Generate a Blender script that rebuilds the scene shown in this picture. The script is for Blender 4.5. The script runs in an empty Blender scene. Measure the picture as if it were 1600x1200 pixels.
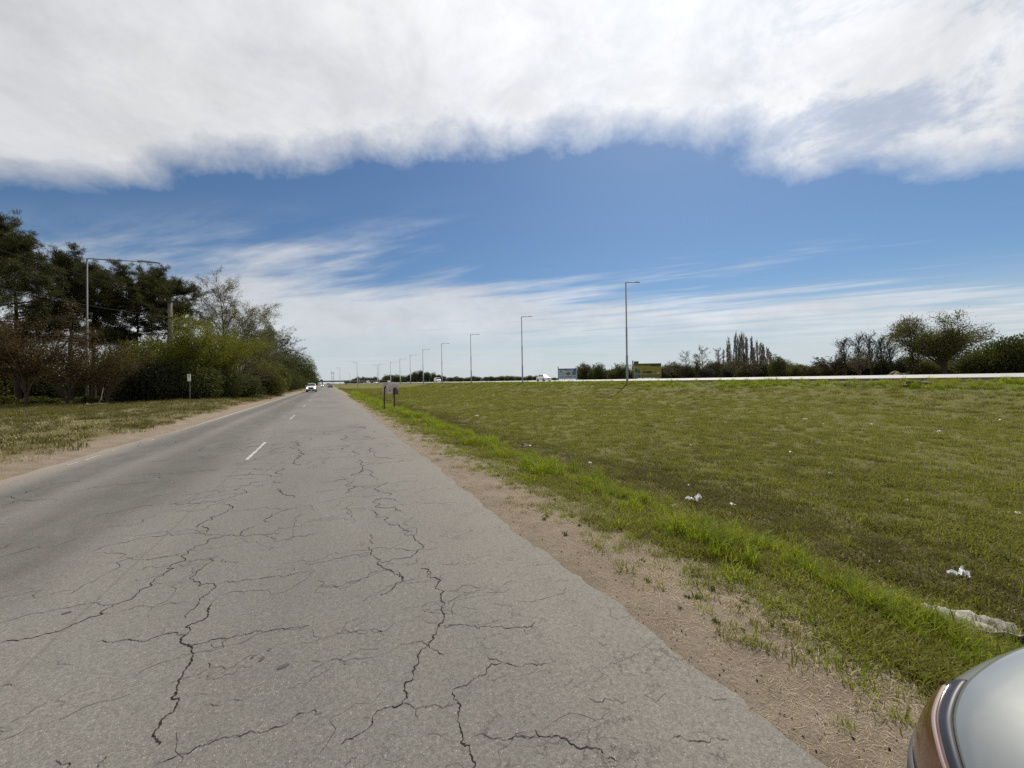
import bpy, math, random
import numpy as np
from mathutils import Vector, Matrix

SC = bpy.context.scene
COL = SC.collection
R = math.radians

# ------------------------------------------------------------------ camera
F_PX, EYE = 620.0, 1.65
YAW, PITCH, ROLL = 0.43346, -0.00821, 0.0160
def cam_basis():
    f = np.array([math.sin(YAW)*math.cos(PITCH), math.cos(YAW)*math.cos(PITCH), math.sin(PITCH)])
    r = np.array([math.cos(YAW), -math.sin(YAW), 0.0]); u = np.cross(r, f)
    c, s = math.cos(ROLL), math.sin(ROLL)
    return r*c - u*s, u*c + r*s, f
CR, CU, CF = cam_basis()
CPOS = np.array([0, 0, EYE])
cam_d = bpy.data.cameras.new('camera'); cam = bpy.data.objects.new('camera', cam_d); COL.objects.link(cam)
cam_d.sensor_width = 36.0; cam_d.lens = F_PX/1600*36.0
cam_d.clip_start = 0.05; cam_d.clip_end = 12000
M = Matrix(((CR[0], CU[0], -CF[0], 0), (CR[1], CU[1], -CF[1], 0), (CR[2], CU[2], -CF[2], EYE), (0, 0, 0, 1)))
cam.matrix_world = M
SC.camera = cam

def at(px, py, z=0.0):
    """photo pixel -> point on the horizontal plane z"""
    d = CF + CR*(px-800)/F_PX + CU*(600-py)/F_PX
    return CPOS + d*((z-EYE)/d[2])
def along(px, Z):
    """ground position (x, y) at camera depth Z in the direction of a pixel column"""
    py = 599.5 - 0.016*(px-513)
    d = CF + CR*(px-800)/F_PX + CU*(600-py)/F_PX
    p = CPOS + d*Z
    return p[0], p[1]
def lateral(px, x):
    """position in a pixel column that lies at lateral distance x from the camera's line along the road"""
    py = 599.5 - 0.016*(px-513)
    d = CF + CR*(px-800)/F_PX + CU*(600-py)/F_PX
    t = x/d[0]
    return x, d[1]*t, t
def height_for(px, py, Z):
    return EYE + (599.5 - 0.016*(px-513) - py)/F_PX*Z

# ------------------------------------------------------------------ sky and sun
SUN_EL, SUN_AZ = R(50), R(50)           # azimuth from +Y towards +X
SUN_DIR = Vector((math.sin(SUN_AZ)*math.cos(SUN_EL), math.cos(SUN_AZ)*math.cos(SUN_EL), math.sin(SUN_EL)))
SKY_STRENGTH = 0.075
W = bpy.data.worlds.new('World'); SC.world = W; W.use_nodes = True
class NT:
    def __init__(s, tree): s.t = tree; tree.nodes.clear()
    def n(s, typ, **k):
        nd = s.t.nodes.new(typ)
        for a, b in k.items(): setattr(nd, a, b)
        return nd
    def l(s, a, b): s.t.links.new(a, b)
    def put(s, sock, v):
        if hasattr(v, 'is_linked') or hasattr(v, 'links'): s.l(v, sock)
        else: sock.default_value = v
    def m(s, op, a, b=0.0, c=0.0, clamp=False):
        nd = s.n('ShaderNodeMath', operation=op, use_clamp=clamp)
        for i, v in enumerate((a, b, c)): s.put(nd.inputs[i], v)
        return nd.outputs[0]
    def mr(s, v, a, b, c=0.0, d=1.0, smooth=True):
        nd = s.n('ShaderNodeMapRange', interpolation_type='SMOOTHSTEP' if smooth else 'LINEAR')
        for i, x in enumerate((v, a, b, c, d)): s.put(nd.inputs[i], x)
        return nd.outputs[0]
    def mix(s, f, a, b, blend='MIX'):
        nd = s.n('ShaderNodeMix', data_type='RGBA', blend_type=blend)
        s.put(nd.inputs[0], f)
        for i, v in ((6, a), (7, b)):
            s.put(nd.inputs[i], tuple(v)+(1,) if isinstance(v, (tuple, list)) and len(v) == 3 else v)
        return nd.outputs[2]
    def noise(s, vec, scale, detail=4.0, rough=0.55, dist=0.0, col=False):
        nd = s.n('ShaderNodeTexNoise'); s.l(vec, nd.inputs['Vector'])
        nd.inputs['Scale'].default_value = scale; nd.inputs['Detail'].default_value = detail
        nd.inputs['Roughness'].default_value = rough; nd.inputs['Distortion'].default_value = dist
        return nd.outputs['Color' if col else 'Fac']
    def mapping(s, vec, scale=(1, 1, 1), rot=(0, 0, 0), loc=(0, 0, 0)):
        nd = s.n('ShaderNodeMapping'); s.l(vec, nd.inputs[0])
        nd.inputs[1].default_value = loc; nd.inputs[2].default_value = rot; nd.inputs[3].default_value = scale
        return nd.outputs[0]
    def lay(s, vec, deg, sx, sy, loc=(0, 0, 0)):
        """turn so that the direction deg runs along x, then stretch"""
        return s.mapping(s.mapping(vec, rot=(0, 0, R(-deg))), (sx, sy, 1), loc=loc)
    def xyz(s, v):
        nd = s.n('ShaderNodeSeparateXYZ'); s.l(v, nd.inputs[0]); return nd.outputs
    def comb(s, x, y, z=0.0):
        nd = s.n('ShaderNodeCombineXYZ')
        for i, v in enumerate((x, y, z)): s.put(nd.inputs[i], v)
        return nd.outputs[0]
    def curve(s, v, pts, lo, hi):
        """piecewise curve: x in lo..hi -> y (given in real units)"""
        ys = [p[1] for p in pts]; y0, y1 = min(ys), max(ys)
        x = s.mr(v, lo, hi, smooth=False)
        nd = s.n('ShaderNodeFloatCurve'); s.l(x, nd.inputs[1])
        cv = nd.mapping.curves[0]
        q = [((a-lo)/(hi-lo), (b-y0)/(y1-y0)) for a, b in pts]
        cv.points[0].location = q[0]; cv.points[1].location = q[-1]
        for a in q[1:-1]: cv.points.new(*a)
        nd.mapping.update()
        return s.mr(nd.outputs[0], 0, 1, y0, y1, smooth=False)

def build_sky():
    t = NT(W.node_tree)
    sky = t.n('ShaderNodeTexSky', sky_type='NISHITA', sun_disc=False)
    sky.sun_elevation = SUN_EL; sky.sun_rotation = SUN_AZ
    sky.air_density = 1.0; sky.dust_density = 0.6; sky.ozone_density = 2.5; sky.altitude = 20
    tc = t.n('ShaderNodeTexCoord')
    d = tc.outputs['Generated']
    dx, dy, dz = t.xyz(d)
    # cloud plane: a runs across, b away, in units of the cloud height
    ca, sa = math.cos(0.4335), math.sin(0.4335)
    a0 = t.m('SUBTRACT', t.m('MULTIPLY', dx, ca), t.m('MULTIPLY', dy, sa))
    b0 = t.m('ADD', t.m('MULTIPLY', dx, sa), t.m('MULTIPLY', dy, ca))
    zz = t.m('MAXIMUM', dz, 0.03)
    a = t.m('DIVIDE', a0, zz); b = t.m('DIVIDE', b0, zz)
    P = t.comb(a, b, 0.0)
    # --- the high cloud sheet with a wispy edge
    edge = t.curve(a, [(-4, 2.05), (-2.34, 1.88), (-1.9, 1.94), (-1.5, 1.80), (-0.67, 1.74), (0, 1.68), (0.6, 1.62), (0.85, 1.60), (1.05, 1.72),
                       (1.25, 1.92), (1.5, 1.99), (1.75, 1.86), (2.1, 1.92), (2.6, 1.84), (4, 1.9)], -4, 4)
    warp = t.noise(P, 1.6, 4, 0.55)
    fine = t.noise(t.mapping(d, (1, 1, 1.25)), 8.5, 13, 0.67, 0.2)
    sd = t.m('SUBTRACT', edge, b)                                    # >0 under the sheet
    sd = t.m('ADD', sd, t.m('MULTIPLY', t.m('SUBTRACT', warp, 0.5), 0.22))
    sd = t.m('ADD', sd, t.m('MULTIPLY', t.m('SUBTRACT', fine, 0.5), 0.50))
    deck = t.m('POWER', t.mr(sd, -0.12, 0.20, smooth=False), 1.05)
    streak = t.noise(t.mapping(d, (1, 1, 1.5), (R(0), R(-32), R(0))), 5.6, 13, 0.66, 0.35)
    thin_zone = t.mr(t.m('ADD', a, t.m('MULTIPLY', b, -0.22)), 0.10, 1.0)
    thin = t.m('MULTIPLY', t.mr(streak, 0.58, 0.40), t.m('MULTIPLY', thin_zone, 0.50))
    deck = t.m('MULTIPLY', deck, t.m('SUBTRACT', 1.0, thin))
    body = t.mr(t.noise(t.mapping(P, (1.1, 0.9, 1), (0, 0, R(-20))), 1.6, 7, 0.6, 0.1), 0.25, 0.70, 0.84, 1.0)
    deck = t.m('MULTIPLY', deck, body)
    # --- cirrus bands lower down
    cir = t.noise(t.lay(P, -28, 0.36, 0.95, (3.3, 1.1, 0)), 0.95, 9, 0.60, 0.3)
    fib = t.noise(t.lay(P, -25, 0.36, 1.5, (0.3, 4.1, 0)), 1.9, 10, 0.64, 0.35)
    cirm = t.m('ADD', t.m('MULTIPLY', cir, 0.62), t.m('MULTIPLY', fib, 0.38))
    left_bias = t.mr(t.m('ADD', a, t.m('MULTIPLY', b, -0.05)), 0.9, -1.2, 0.0, 0.15)
    far_bias = t.mr(b, 2.4, 6.5, -0.11, 0.15)
    cirm = t.m('ADD', cirm, t.m('ADD', left_bias, far_bias))
    cirrus = t.m('MULTIPLY', t.mr(cirm, 0.46, 0.74), t.m('MULTIPLY', t.mr(b, 2.0, 3.0, 0.0, 0.78), t.mr(b, 12.0, 6.0, 0.35, 1.0)))
    # --- pale haze above the horizon
    haze = t.mr(dz, 0.215, 0.03, 0.0, 0.88)
    haze = t.m('MULTIPLY', haze, t.mr(t.noise(t.mapping(P, (0.12, 0.5, 1), (0, 0, R(5))), 1.0, 4, 0.55), 0.30, 0.62, 0.78, 1.0))
    cov = t.m('MAXIMUM', deck, cirrus)
    # --- brightness of the cloud: forward scattering towards the sun
    dot = t.n('ShaderNodeVectorMath', operation='DOT_PRODUCT'); t.l(d, dot.inputs[0]); dot.inputs[1].default_value = SUN_DIR
    sun_near = t.m('POWER', t.m('MAXIMUM', dot.outputs['Value'], 0.0), 5.0)
    lum = t.m('ADD', 0.75, t.m('MULTIPLY', sun_near, 0.38))
    tex = t.mr(t.noise(t.mapping(d, (1, 1, 1.6), (0, R(-25), 0), (5, 2, 0)), 5.0, 13, 0.66, 0.25), 0.28, 0.72, 0.84, 1.06)
    lum = t.m('MULTIPLY', lum, tex)
    k = 1.0/SKY_STRENGTH
    cloud = t.mix(1.0, (0.975*k, 0.985*k, 1.0*k), t.comb(lum, lum, lum), 'MULTIPLY')
    blue = t.mix(1.0, sky.outputs[0], (0.68, 0.87, 1.02), 'MULTIPLY')
    c = t.mix(haze, blue, (0.58*k, 0.65*k, 0.685*k))
    c = t.mix(cov, c, cloud)
    bg = t.n('ShaderNodeBackground'); t.l(c, bg.inputs[0]); bg.inputs[1].default_value = SKY_STRENGTH
    out = t.n('ShaderNodeOutputWorld'); t.l(bg.outputs[0], out.inputs[0])
build_sky()
sun_d = bpy.data.lights.new('sun', 'SUN'); sun = bpy.data.objects.new('sun', sun_d); COL.objects.link(sun)
sun_d.energy = 4.9; sun_d.angle = R(0.6); sun_d.color = (1.0, 0.93, 0.80)
sun.rotation_euler = (-SUN_DIR).to_track_quat('-Z', 'Y').to_euler()
sun.location = SUN_DIR*300

SC.render.engine = 'CYCLES'
SC.view_settings.view_transform = 'Standard'; SC.view_settings.look = 'None'
SC.view_settings.exposure = 0.0; SC.view_settings.gamma = 1.0
SC.cycles.use_denoising = False
SC.cycles.max_bounces = 4; SC.cycles.diffuse_bounces = 2; SC.cycles.glossy_bounces = 2; SC.cycles.transmission_bounces = 3; SC.cycles.transparent_max_bounces = 4

# ------------------------------------------------------------------ helpers
def tag(o, label=None, cat=None, group=None, kind=None):
    if label: o['label'] = label
    if cat: o['category'] = cat
    if group: o['group'] = group
    if kind: o['kind'] = kind
    return o
def npmesh(name, V, F, smooth=False, attrs=None):
    V = np.asarray(V, np.float32).reshape(-1, 3); F = np.asarray(F, np.int32)
    me = bpy.data.meshes.new(name)
    me.vertices.add(len(V)); me.vertices.foreach_set('co', V.ravel())
    k = F.shape[1]
    me.loops.add(F.size); me.loops.foreach_set('vertex_index', F.ravel())
    me.polygons.add(len(F))
    me.polygons.foreach_set('loop_start', np.arange(0, F.size, k, dtype=np.int32))
    me.update(calc_edges=True)
    me.polygons.foreach_set('use_smooth', np.full(len(F), smooth, bool))
    for an, av in (attrs or {}).items():
        at_ = me.attributes.new(an, 'FLOAT', 'POINT'); at_.data.foreach_set('value', np.asarray(av, np.float32))
    return me
def mobj(name, me, mat=None, parent=None):
    o = bpy.data.objects.new(name, me); COL.objects.link(o)
    if mat is not None and not me.materials: me.materials.append(mat)
    if parent is not None: o.parent = parent
    return o
def empty(name, loc=(0, 0, 0), rz=0.0):
    o = bpy.data.objects.new(name, None); COL.objects.link(o)
    o.location = loc; o.rotation_euler = (0, 0, rz); o.empty_display_size = 0.2
    return o
class MB:
    """collects simple shapes into one mesh"""
    def __init__(s): s.v = []; s.f = []
    def add(s, V, F):
        o = len(s.v); s.v += [tuple(map(float, p)) for p in V]; s.f += [tuple(int(i)+o for i in f) for f in F]; return s
    def box(s, c, d, rz=0.0, ry=0.0):
        x, y, z = d[0]/2, d[1]/2, d[2]/2
        m = Matrix.Rotation(rz, 3, 'Z') @ Matrix.Rotation(ry, 3, 'Y')
        V = [Vector(c) + m @ Vector((i*x, j*y, k*z)) for k in (-1, 1) for j in (-1, 1) for i in (-1, 1)]
        return s.add(V, [(0, 2, 3, 1), (4, 5, 7, 6), (0, 1, 5, 4), (2, 6, 7, 3), (0, 4, 6, 2), (1, 3, 7, 5)])
    def tube(s, pts, rads, k=8, cap=True):
        pts = [Vector(p) for p in pts]
        if not hasattr(rads, '__len__'): rads = [rads]*len(pts)
        V = []; F = []
        for i, p in enumerate(pts):
            d = (pts[min(i+1, len(pts)-1)] - pts[max(i-1, 0)]).normalized()
            u = d.orthogonal().normalized() if i == 0 else (u - d*u.dot(d)).normalized()
            w = d.cross(u)
            for j in range(k):
                a = 2*math.pi*j/k; V.append(p + (u*math.cos(a) + w*math.sin(a))*rads[i])
        for i in range(len(pts)-1):
            for j in range(k):
                F.append((i*k+j, i*k+(j+1) % k, (i+1)*k+(j+1) % k, (i+1)*k+j))
        if cap: F.append(tuple(range(k))[::-1]); F.append(tuple((len(pts)-1)*k+j for j in range(k)))
        return s.add(V, F)
    def build(s, name, mat, parent=None, smooth=False):
        me = bpy.data.meshes.new(name); me.from_pydata(s.v, [], s.f); me.update()
        if smooth: me.polygons.foreach_set('use_smooth', np.ones(len(me.polygons), bool))
        return mobj(name, me, mat, parent)
def copy_tree(o, parent=None):
    c = o.copy(); COL.objects.link(c)
    if parent is not None: c.parent = parent
    for ch in [k for k in bpy.data.objects if k.parent == o]: copy_tree(ch, c)
    return c

# ------------------------------------------------------------------ materials
def material(name):
    m = bpy.data.materials.new(name); m.use_nodes = True
    t = NT(m.node_tree)
    out = t.n('ShaderNodeOutputMaterial'); b = t.n('ShaderNodeBsdfPrincipled'); t.l(b.outputs[0], out.inputs[0])
    return m, t, b, out
def plain(name, col, rough=0.6, metal=0.0, spec=0.5, vary=0.12, scale=6.0, coat=0.0, bump=0.0, emit=None):
    m, t, b, out = material(name)
    tc = t.n('ShaderNodeTexCoord').outputs['Object']
    n = t.noise(tc, scale, 5, 0.6)
    c = t.mix(t.mr(n, 0.3, 0.7), tuple(x*(1-vary) for x in col), tuple(min(1, x*(1+vary)) for x in col))
    t.l(c, b.inputs['Base Color'])
    t.l(t.mr(n, 0.3, 0.7, max(0.02, rough-0.06), min(1, rough+0.06)), b.inputs['Roughness'])
    b.inputs['Metallic'].default_value = metal; b.inputs['Specular IOR Level'].default_value = spec
    b.inputs['Coat Weight'].default_value = coat; b.inputs['Coat Roughness'].default_value = 0.04
    if bump:
        bp = t.n('ShaderNodeBump'); bp.inputs['Strength'].default_value = bump; bp.inputs['Distance'].default_value = 0.02
        t.l(t.noise(tc, scale*6, 4, 0.6), bp.inputs['Height']); t.l(bp.outputs[0], b.inputs['Normal'])
    if emit:
        b.inputs['Emission Color'].default_value = tuple(emit[:3])+(1,); b.inputs['Emission Strength'].default_value = emit[3]
    return m
def leafmat(name, cols, trans=0.35, rough=0.65, spec=0.15, inst=0.2):
    """foliage: colour by the per-leaf value, some light passes through"""
    m = bpy.data.materials.new(name); m.use_nodes = True
    t = NT(m.node_tree); out = t.n('ShaderNodeOutputMaterial')
    at_ = t.n('ShaderNodeAttribute', attribute_name='v')
    oi = t.n('ShaderNodeObjectInfo')
    f = t.m('ADD', t.m('MULTIPLY', at_.outputs['Fac'], 1-inst), t.m('MULTIPLY', oi.outputs['Random'], inst))
    cr = t.n('ShaderNodeValToRGB'); t.l(f, cr.inputs[0])
    els = cr.color_ramp.elements
    while len(els) < len(cols): els.new(0.5)
    for i, c in enumerate(cols): els[i].position = i/(len(cols)-1); els[i].color = tuple(c)+(1,)
    p = t.n('ShaderNodeBsdfPrincipled'); t.l(cr.outputs[0], p.inputs['Base Color'])
    p.inputs['Roughness'].default_value = rough; p.inputs['Specular IOR Level'].default_value = spec
    tr = t.n('ShaderNodeBsdfTranslucent')
    t.l(t.mix(1.0, cr.outputs[0], (1.15, 1.25, 0.55), 'MULTIPLY'), tr.inputs[0])
    mx = t.n('ShaderNodeMixShader'); mx.inputs[0].default_value = trans
    t.l(p.outputs[0], mx.inputs[1]); t.l(tr.outputs[0], mx.inputs[2]); t.l(mx.outputs[0], out.inputs[0])
    return m

def asphalt_mat():
    m, t, b, out = material('asphalt')
    tc = t.n('ShaderNodeTexCoord').outputs['Object']
    x, y, z = t.xyz(tc)
    big = t.noise(t.mapping(tc, (0.5, 0.16, 1)), 0.9, 5, 0.6)
    mid = t.noise(t.mapping(tc, (1.0, 0.5, 1)), 2.6, 6, 0.62)
    grain = t.noise(tc, 95.0, 3, 0.75)
    grain2 = t.noise(tc, 38.0, 4, 0.7)
    col = t.mix(t.mr(big, 0.32, 0.68), (0.104, 0.099, 0.092), (0.141, 0.134, 0.124))
    col = t.mix(t.mr(mid, 0.35, 0.75, 0, 0.5), col, (0.128, 0.118, 0.104))
    # darker, stone-polished wheel paths of the oncoming lane
    def band(c, w, warp=0.5):
        xx = t.m('ADD', x, t.m('MULTIPLY', t.m('SUBTRACT', big, 0.5), warp))
        return t.mr(t.m('ABSOLUTE', t.m('SUBTRACT', xx, c)), w, w*0.25)
    dark = t.m('MULTIPLY', t.m('MAXIMUM', band(-2.85, 1.0), band(-4.3, 0.6)), t.mr(mid, 0.25, 0.7, 0.45, 1.0))
    col = t.mix(t.m('MULTIPLY', dark, 0.66), col, (0.046, 0.044, 0.041))
    dust = t.mr(x, 0.4, 1.85, 0.0, 0.62)
    dust = t.m('MULTIPLY', dust, t.mr(mid, 0.2, 0.8, 0.6, 1.0))
    col = t.mix(dust, col, (0.165, 0.150, 0.131))
    dustl = t.mr(x, -4.7, -5.4, 0.0, 0.55)
    col = t.mix(dustl, col, (0.25, 0.205, 0.165))
    seam = t.mr(t.m('ABSOLUTE', t.m('ADD', x, t.m('ADD', 1.66, t.m('MULTIPLY', t.m('SUBTRACT', mid, 0.5), 0.05)))), 0.018, 0.004, 0.0, 0.35)
    col = t.mix(seam, col, (0.07, 0.062, 0.05))
    # aggregate: dark pits and pale stones
    vor = t.n('ShaderNodeTexVoronoi'); t.l(tc, vor.inputs['Vector']); vor.inputs['Scale'].default_value = 110.0
    stone = t.mr(vor.outputs['Distance'], 0.34, 0.16)
    vc = t.xyz(vor.outputs['Color'])
    col = t.mix(t.m('MULTIPLY', stone, t.mr(vc[0], 0.66, 0.92, 0, 0.75)), col, (0.44, 0.40, 0.35))
    col = t.mix(t.m('MULTIPLY', stone, t.mr(vc[1], 0.56, 0.88, 0, 0.70)), col, (0.055, 0.050, 0.046))
    col = t.mix(1.0, col, t.comb(*(t.mr(grain, 0.28, 0.72, 0.74, 1.28),)*3), 'MULTIPLY')
    col = t.mix(1.0, col, t.comb(*(t.mr(grain2, 0.3, 0.7, 0.84, 1.16),)*3), 'MULTIPLY')
    # hairline crazing of the worn edge strip, and fine transverse cracks
    wv = t.n('ShaderNodeVectorMath', operation='ADD'); t.l(tc, wv.inputs[0])
    nz = t.n('ShaderNodeVectorMath', operation='SCALE'); t.l(t.noise(tc, 7.0, 5, 0.7, col=True), nz.inputs[0]); nz.inputs['Scale'].default_value = 0.16
    t.l(nz.outputs[0], wv.inputs[1])
    def crazing(scale, width, mask, sx=1.0, sy=1.0):
        v = t.n('ShaderNodeTexVoronoi', feature='DISTANCE_TO_EDGE'); t.l(t.mapping(wv.outputs[0], (sx, sy, 1)), v.inputs['Vector']); v.inputs['Scale'].default_value = scale
        return t.m('MULTIPLY', t.mr(v.outputs['Distance'], width, width*0.25), mask)
    gate = t.mr(t.noise(tc, 3.1, 5, 0.7), 0.50, 0.60)
    edge_mask = t.m('MULTIPLY', t.mr(x, -0.2, 0.9), gate)
    fine_c = crazing(9.0, 0.030, edge_mask, 0.75, 1.0)
    gate2 = t.mr(t.noise(t.mapping(tc, (0.6, 1.4, 1), loc=(4, 2, 0)), 1.6, 5, 0.75), 0.52, 0.60)
    fine_d = crazing(1.5, 0.006, gate2, 0.5, 1.1)
    ck = t.m('MAXIMUM', t.m('MULTIPLY', fine_c, 0.55), t.m('MULTIPLY', fine_d, 0.5))
    col = t.mix(ck, col, (0.035, 0.030, 0.027))
    t.l(col, b.inputs['Base Color'])
    b.inputs['Roughness'].default_value = 0.78; b.inputs['Specular IOR Level'].default_value = 0.35
    bp = t.n('ShaderNodeBump'); bp.inputs['Strength'].default_value = 0.55; bp.inputs['Distance'].default_value = 0.006
    h = t.m('ADD', t.m('MULTIPLY', grain, 1.0), t.m('MULTIPLY', stone, 0.5))
    h = t.m('SUBTRACT', h, t.m('MULTIPLY', ck, 1.6))
    t.l(h, bp.inputs['Height']); t.l(bp.outputs[0], b.inputs['Normal'])
    return m

def ground_mat():
    m, t, b, out = material('verge_and_field')
    tc = t.n('ShaderNodeTexCoord').outputs['Object']
    x, y, z = t.xyz(tc)
    n1 = t.noise(t.mapping(tc, (1, 0.35, 1)), 0.55, 6, 0.62)
    n2 = t.noise(tc, 2.3, 6, 0.65)
    n3 = t.noise(tc, 14.0, 5, 0.7)
    n4 = t.noise(tc, 60.0, 4, 0.72)
    n5 = t.noise(t.mapping(tc, (0.25, 0.07, 1)), 0.5, 5, 0.6)
    xw = t.m('ADD', x, t.m('ADD', t.m('MULTIPLY', t.m('SUBTRACT', n1, 0.5), 1.3), t.m('MULTIPLY', t.m('SUBTRACT', n3, 0.5), 0.9)))
    # mown field: olive mottle with browner thin patches
    olive = t.mix(t.mr(n3, 0.32, 0.70), (0.068, 0.066, 0.015), (0.142, 0.138, 0.033))
    dry = t.mix(t.mr(n3, 0.3, 0.7), (0.074, 0.060, 0.022), (0.145, 0.120, 0.048))
    field = t.mix(t.mr(t.m('ADD', t.m('MULTIPLY', n2, 0.55), t.m('MULTIPLY', n5, 0.55)), 0.52, 0.72, 0.0, 0.7), olive, dry)
    # brown trough beside the bright strip
    trough = t.m('MULTIPLY', t.mr(xw, 4.1, 4.7), t.mr(xw, 7.4, 5.6))
    trough_c = t.mix(t.mr(n3, 0.3, 0.7), (0.055, 0.045, 0.018), (0.130, 0.108, 0.046))
    field = t.mix(t.m('MULTIPLY', trough, 0.9), field, trough_c)
    # bare sand shoulder
    sand = t.mix(t.mr(n2, 0.3, 0.7), (0.250, 0.202, 0.155), (0.365, 0.305, 0.245))
    sand = t.mix(t.mr(n4, 0.36, 0.60, 0.0, 0.70), sand, (0.105, 0.080, 0.055))
    sand = t.mix(t.mr(n3, 0.55, 0.75, 0.0, 0.5), sand, (0.165, 0.128, 0.094))
    sx = t.mr(t.m('ADD', x, t.m('ADD', t.m('MULTIPLY', t.m('SUBTRACT', n2, 0.5), 1.5), t.m('MULTIPLY', t.m('SUBTRACT', n3, 0.5), 1.0))), 3.30, 2.75)
    green = t.mix(t.mr(n3, 0.3, 0.7), (0.062, 0.066, 0.015), (0.125, 0.138, 0.028))
    bright = t.mr(xw, 4.5, 4.0)
    right = t.mix(bright, field, green)
    right = t.mix(sx, right, sand)
    # left bank: sandy strip, dry grass, green towards the shrubs
    xl = t.m('ADD', x, t.m('ADD', t.m('MULTIPLY', t.m('SUBTRACT', n1, 0.5), 1.6), t.m('MULTIPLY', t.m('SUBTRACT', n3, 0.5), 0.8)))
    dryl = t.mix(t.mr(n3, 0.3, 0.7), (0.085, 0.065, 0.034), (0.175, 0.140, 0.078))
    bank = t.mix(t.mr(t.m('ADD', t.m('MULTIPLY', n2, 0.7), t.m('MULTIPLY', n1, 0.3)), 0.43, 0.60), dryl, olive)
    bank = t.mix(t.mr(xl, -9.0, -12.5, 0.0, 0.7), bank, green)
    sandl = t.mr(xl, -6.8, -6.1)
    left = t.mix(sandl, bank, sand)
    col = t.mix(t.mr(x, -2.0, -1.0), left, right)
    # greener lip of the embankment under the highway, bare gravel right at its edge
    lip = t.m('MULTIPLY', t.mr(xw, 31.8, 33.4), t.mr(xw, 36.2, 35.6))
    col = t.mix(t.m('MULTIPLY', lip, 0.8), col, t.mix(t.mr(n2, 0.3, 0.7), (0.05, 0.07, 0.012), (0.14, 0.175, 0.03)))
    gravel = t.m('MULTIPLY', t.mr(x, 35.7, 36.1), t.mr(x, 80, 68))
    col = t.mix(t.m('MULTIPLY', gravel, t.mr(y, 60, 20, 0.25, 0.9)), col, (0.22, 0.19, 0.17))
    col = t.mix(1.0, col, t.comb(*(t.mr(n4, 0.28, 0.72, 0.62, 1.38),)*3), 'MULTIPLY')
    t.l(col, b.inputs['Base Color'])
    b.inputs['Roughness'].default_value = 0.95; b.inputs['Specular IOR Level'].default_value = 0.15
    bp = t.n('ShaderNodeBump'); bp.inputs['Strength'].default_value = 1.0; bp.inputs['Distance'].default_value = 0.05
    t.l(t.m('ADD', n3, t.m('MULTIPLY', n4, 0.5)), bp.inputs['Height']); t.l(bp.outputs[0], b.inputs['Normal'])
    return m

def bark(name, c, scale=9.0):
    m, t, b, out = material(name)
    tc = t.n('ShaderNodeTexCoord').outputs['Object']
    n = t.noise(t.mapping(tc, (1, 1, 0.25)), scale, 5, 0.65)
    t.l(t.mix(t.mr(n, 0.3, 0.7), tuple(x*0.6 for x in c), tuple(x*1.35 for x in c)), b.inputs['Base Color'])
    b.inputs['Roughness'].default_value = 0.9; b.inputs['Specular IOR Level'].default_value = 0.2
    bp = t.n('ShaderNodeBump'); bp.inputs['Strength'].default_value = 0.6; bp.inputs['Distance'].default_value = 0.03
    t.l(n, bp.inputs['Height']); t.l(bp.outputs[0], b.inputs['Normal'])
    return m

MAT = {}
MAT['asphalt'] = asphalt_mat(); MAT['ground'] = ground_mat()
MAT['paint'] = plain('worn_white_paint', (0.33, 0.318, 0.296), 0.75, vary=0.25, scale=14)
MAT['edge_paint'] = plain('faded_edge_paint', (0.30, 0.28, 0.25), 0.8, vary=0.35, scale=9)
MAT['crack'] = plain('dark_crack_fill', (0.022, 0.017, 0.013), 0.95, spec=0.1, vary=0.4, scale=30)  # dark brown fill of the crack strips
MAT['oil'] = plain('oil_stain', (0.050, 0.046, 0.042), 0.6, vary=0.2, scale=20)
MAT['concrete_road'] = plain('pale_concrete', (0.28, 0.275, 0.265), 0.62, vary=0.10, scale=0.4, spec=0.5)
MAT['kerb'] = plain('shaded_slab_edge', (0.10, 0.095, 0.09), 0.9, vary=0.2, scale=2)  # shade on the slab's near edge, painted in as dark grey
MAT['galv'] = plain('galvanised_steel', (0.20, 0.205, 0.21), 0.55, metal=0.2, vary=0.1, scale=5)
MAT['dull_galv'] = plain('dull_grey_steel', (0.085, 0.087, 0.09), 0.65, vary=0.12, scale=5)
MAT['lamp_head'] = plain('lamp_housing', (0.16, 0.165, 0.17), 0.5, vary=0.1)
MAT['lens'] = plain('lamp_lens', (0.55, 0.56, 0.56), 0.25, vary=0.05)
MAT['conc_pole'] = plain('grey_concrete_pole', (0.105, 0.090, 0.078), 0.9, vary=0.2, scale=5, bump=0.3)
MAT['wood_dark'] = plain('dark_timber', (0.055, 0.036, 0.026), 0.9, vary=0.35, scale=10, bump=0.4)
MAT['wire'] = plain('cable_black', (0.03, 0.03, 0.03), 0.7)
MAT['sign_back'] = plain('weathered_sheet_metal', (0.46, 0.43, 0.39), 0.6, metal=0.0, vary=0.22, scale=5)
MAT['sign_dark'] = plain('sheet_shade_and_holes', (0.09, 0.070, 0.055), 0.8, vary=0.4, scale=6)  # painted shade of the bent sign panel, also the dark holes
MAT['rust_post'] = plain('dark_rusty_steel', (0.040, 0.026, 0.020), 0.85, vary=0.3, scale=8)
MAT['white_sign'] = plain('white_enamel', (0.74, 0.74, 0.72), 0.5, vary=0.06)
MAT['black'] = plain('black_plastic', (0.018, 0.018, 0.019), 0.6, vary=0.2)
MAT['rubber'] = plain('tyre_rubber', (0.022, 0.022, 0.022), 0.85, vary=0.2)
MAT['rim'] = plain('alloy_rim', (0.42, 0.43, 0.44), 0.35, metal=0.7, vary=0.08)
MAT['glass_dark'] = plain('car_glass', (0.022, 0.026, 0.028), 0.06, spec=0.8, vary=0.1)
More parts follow.
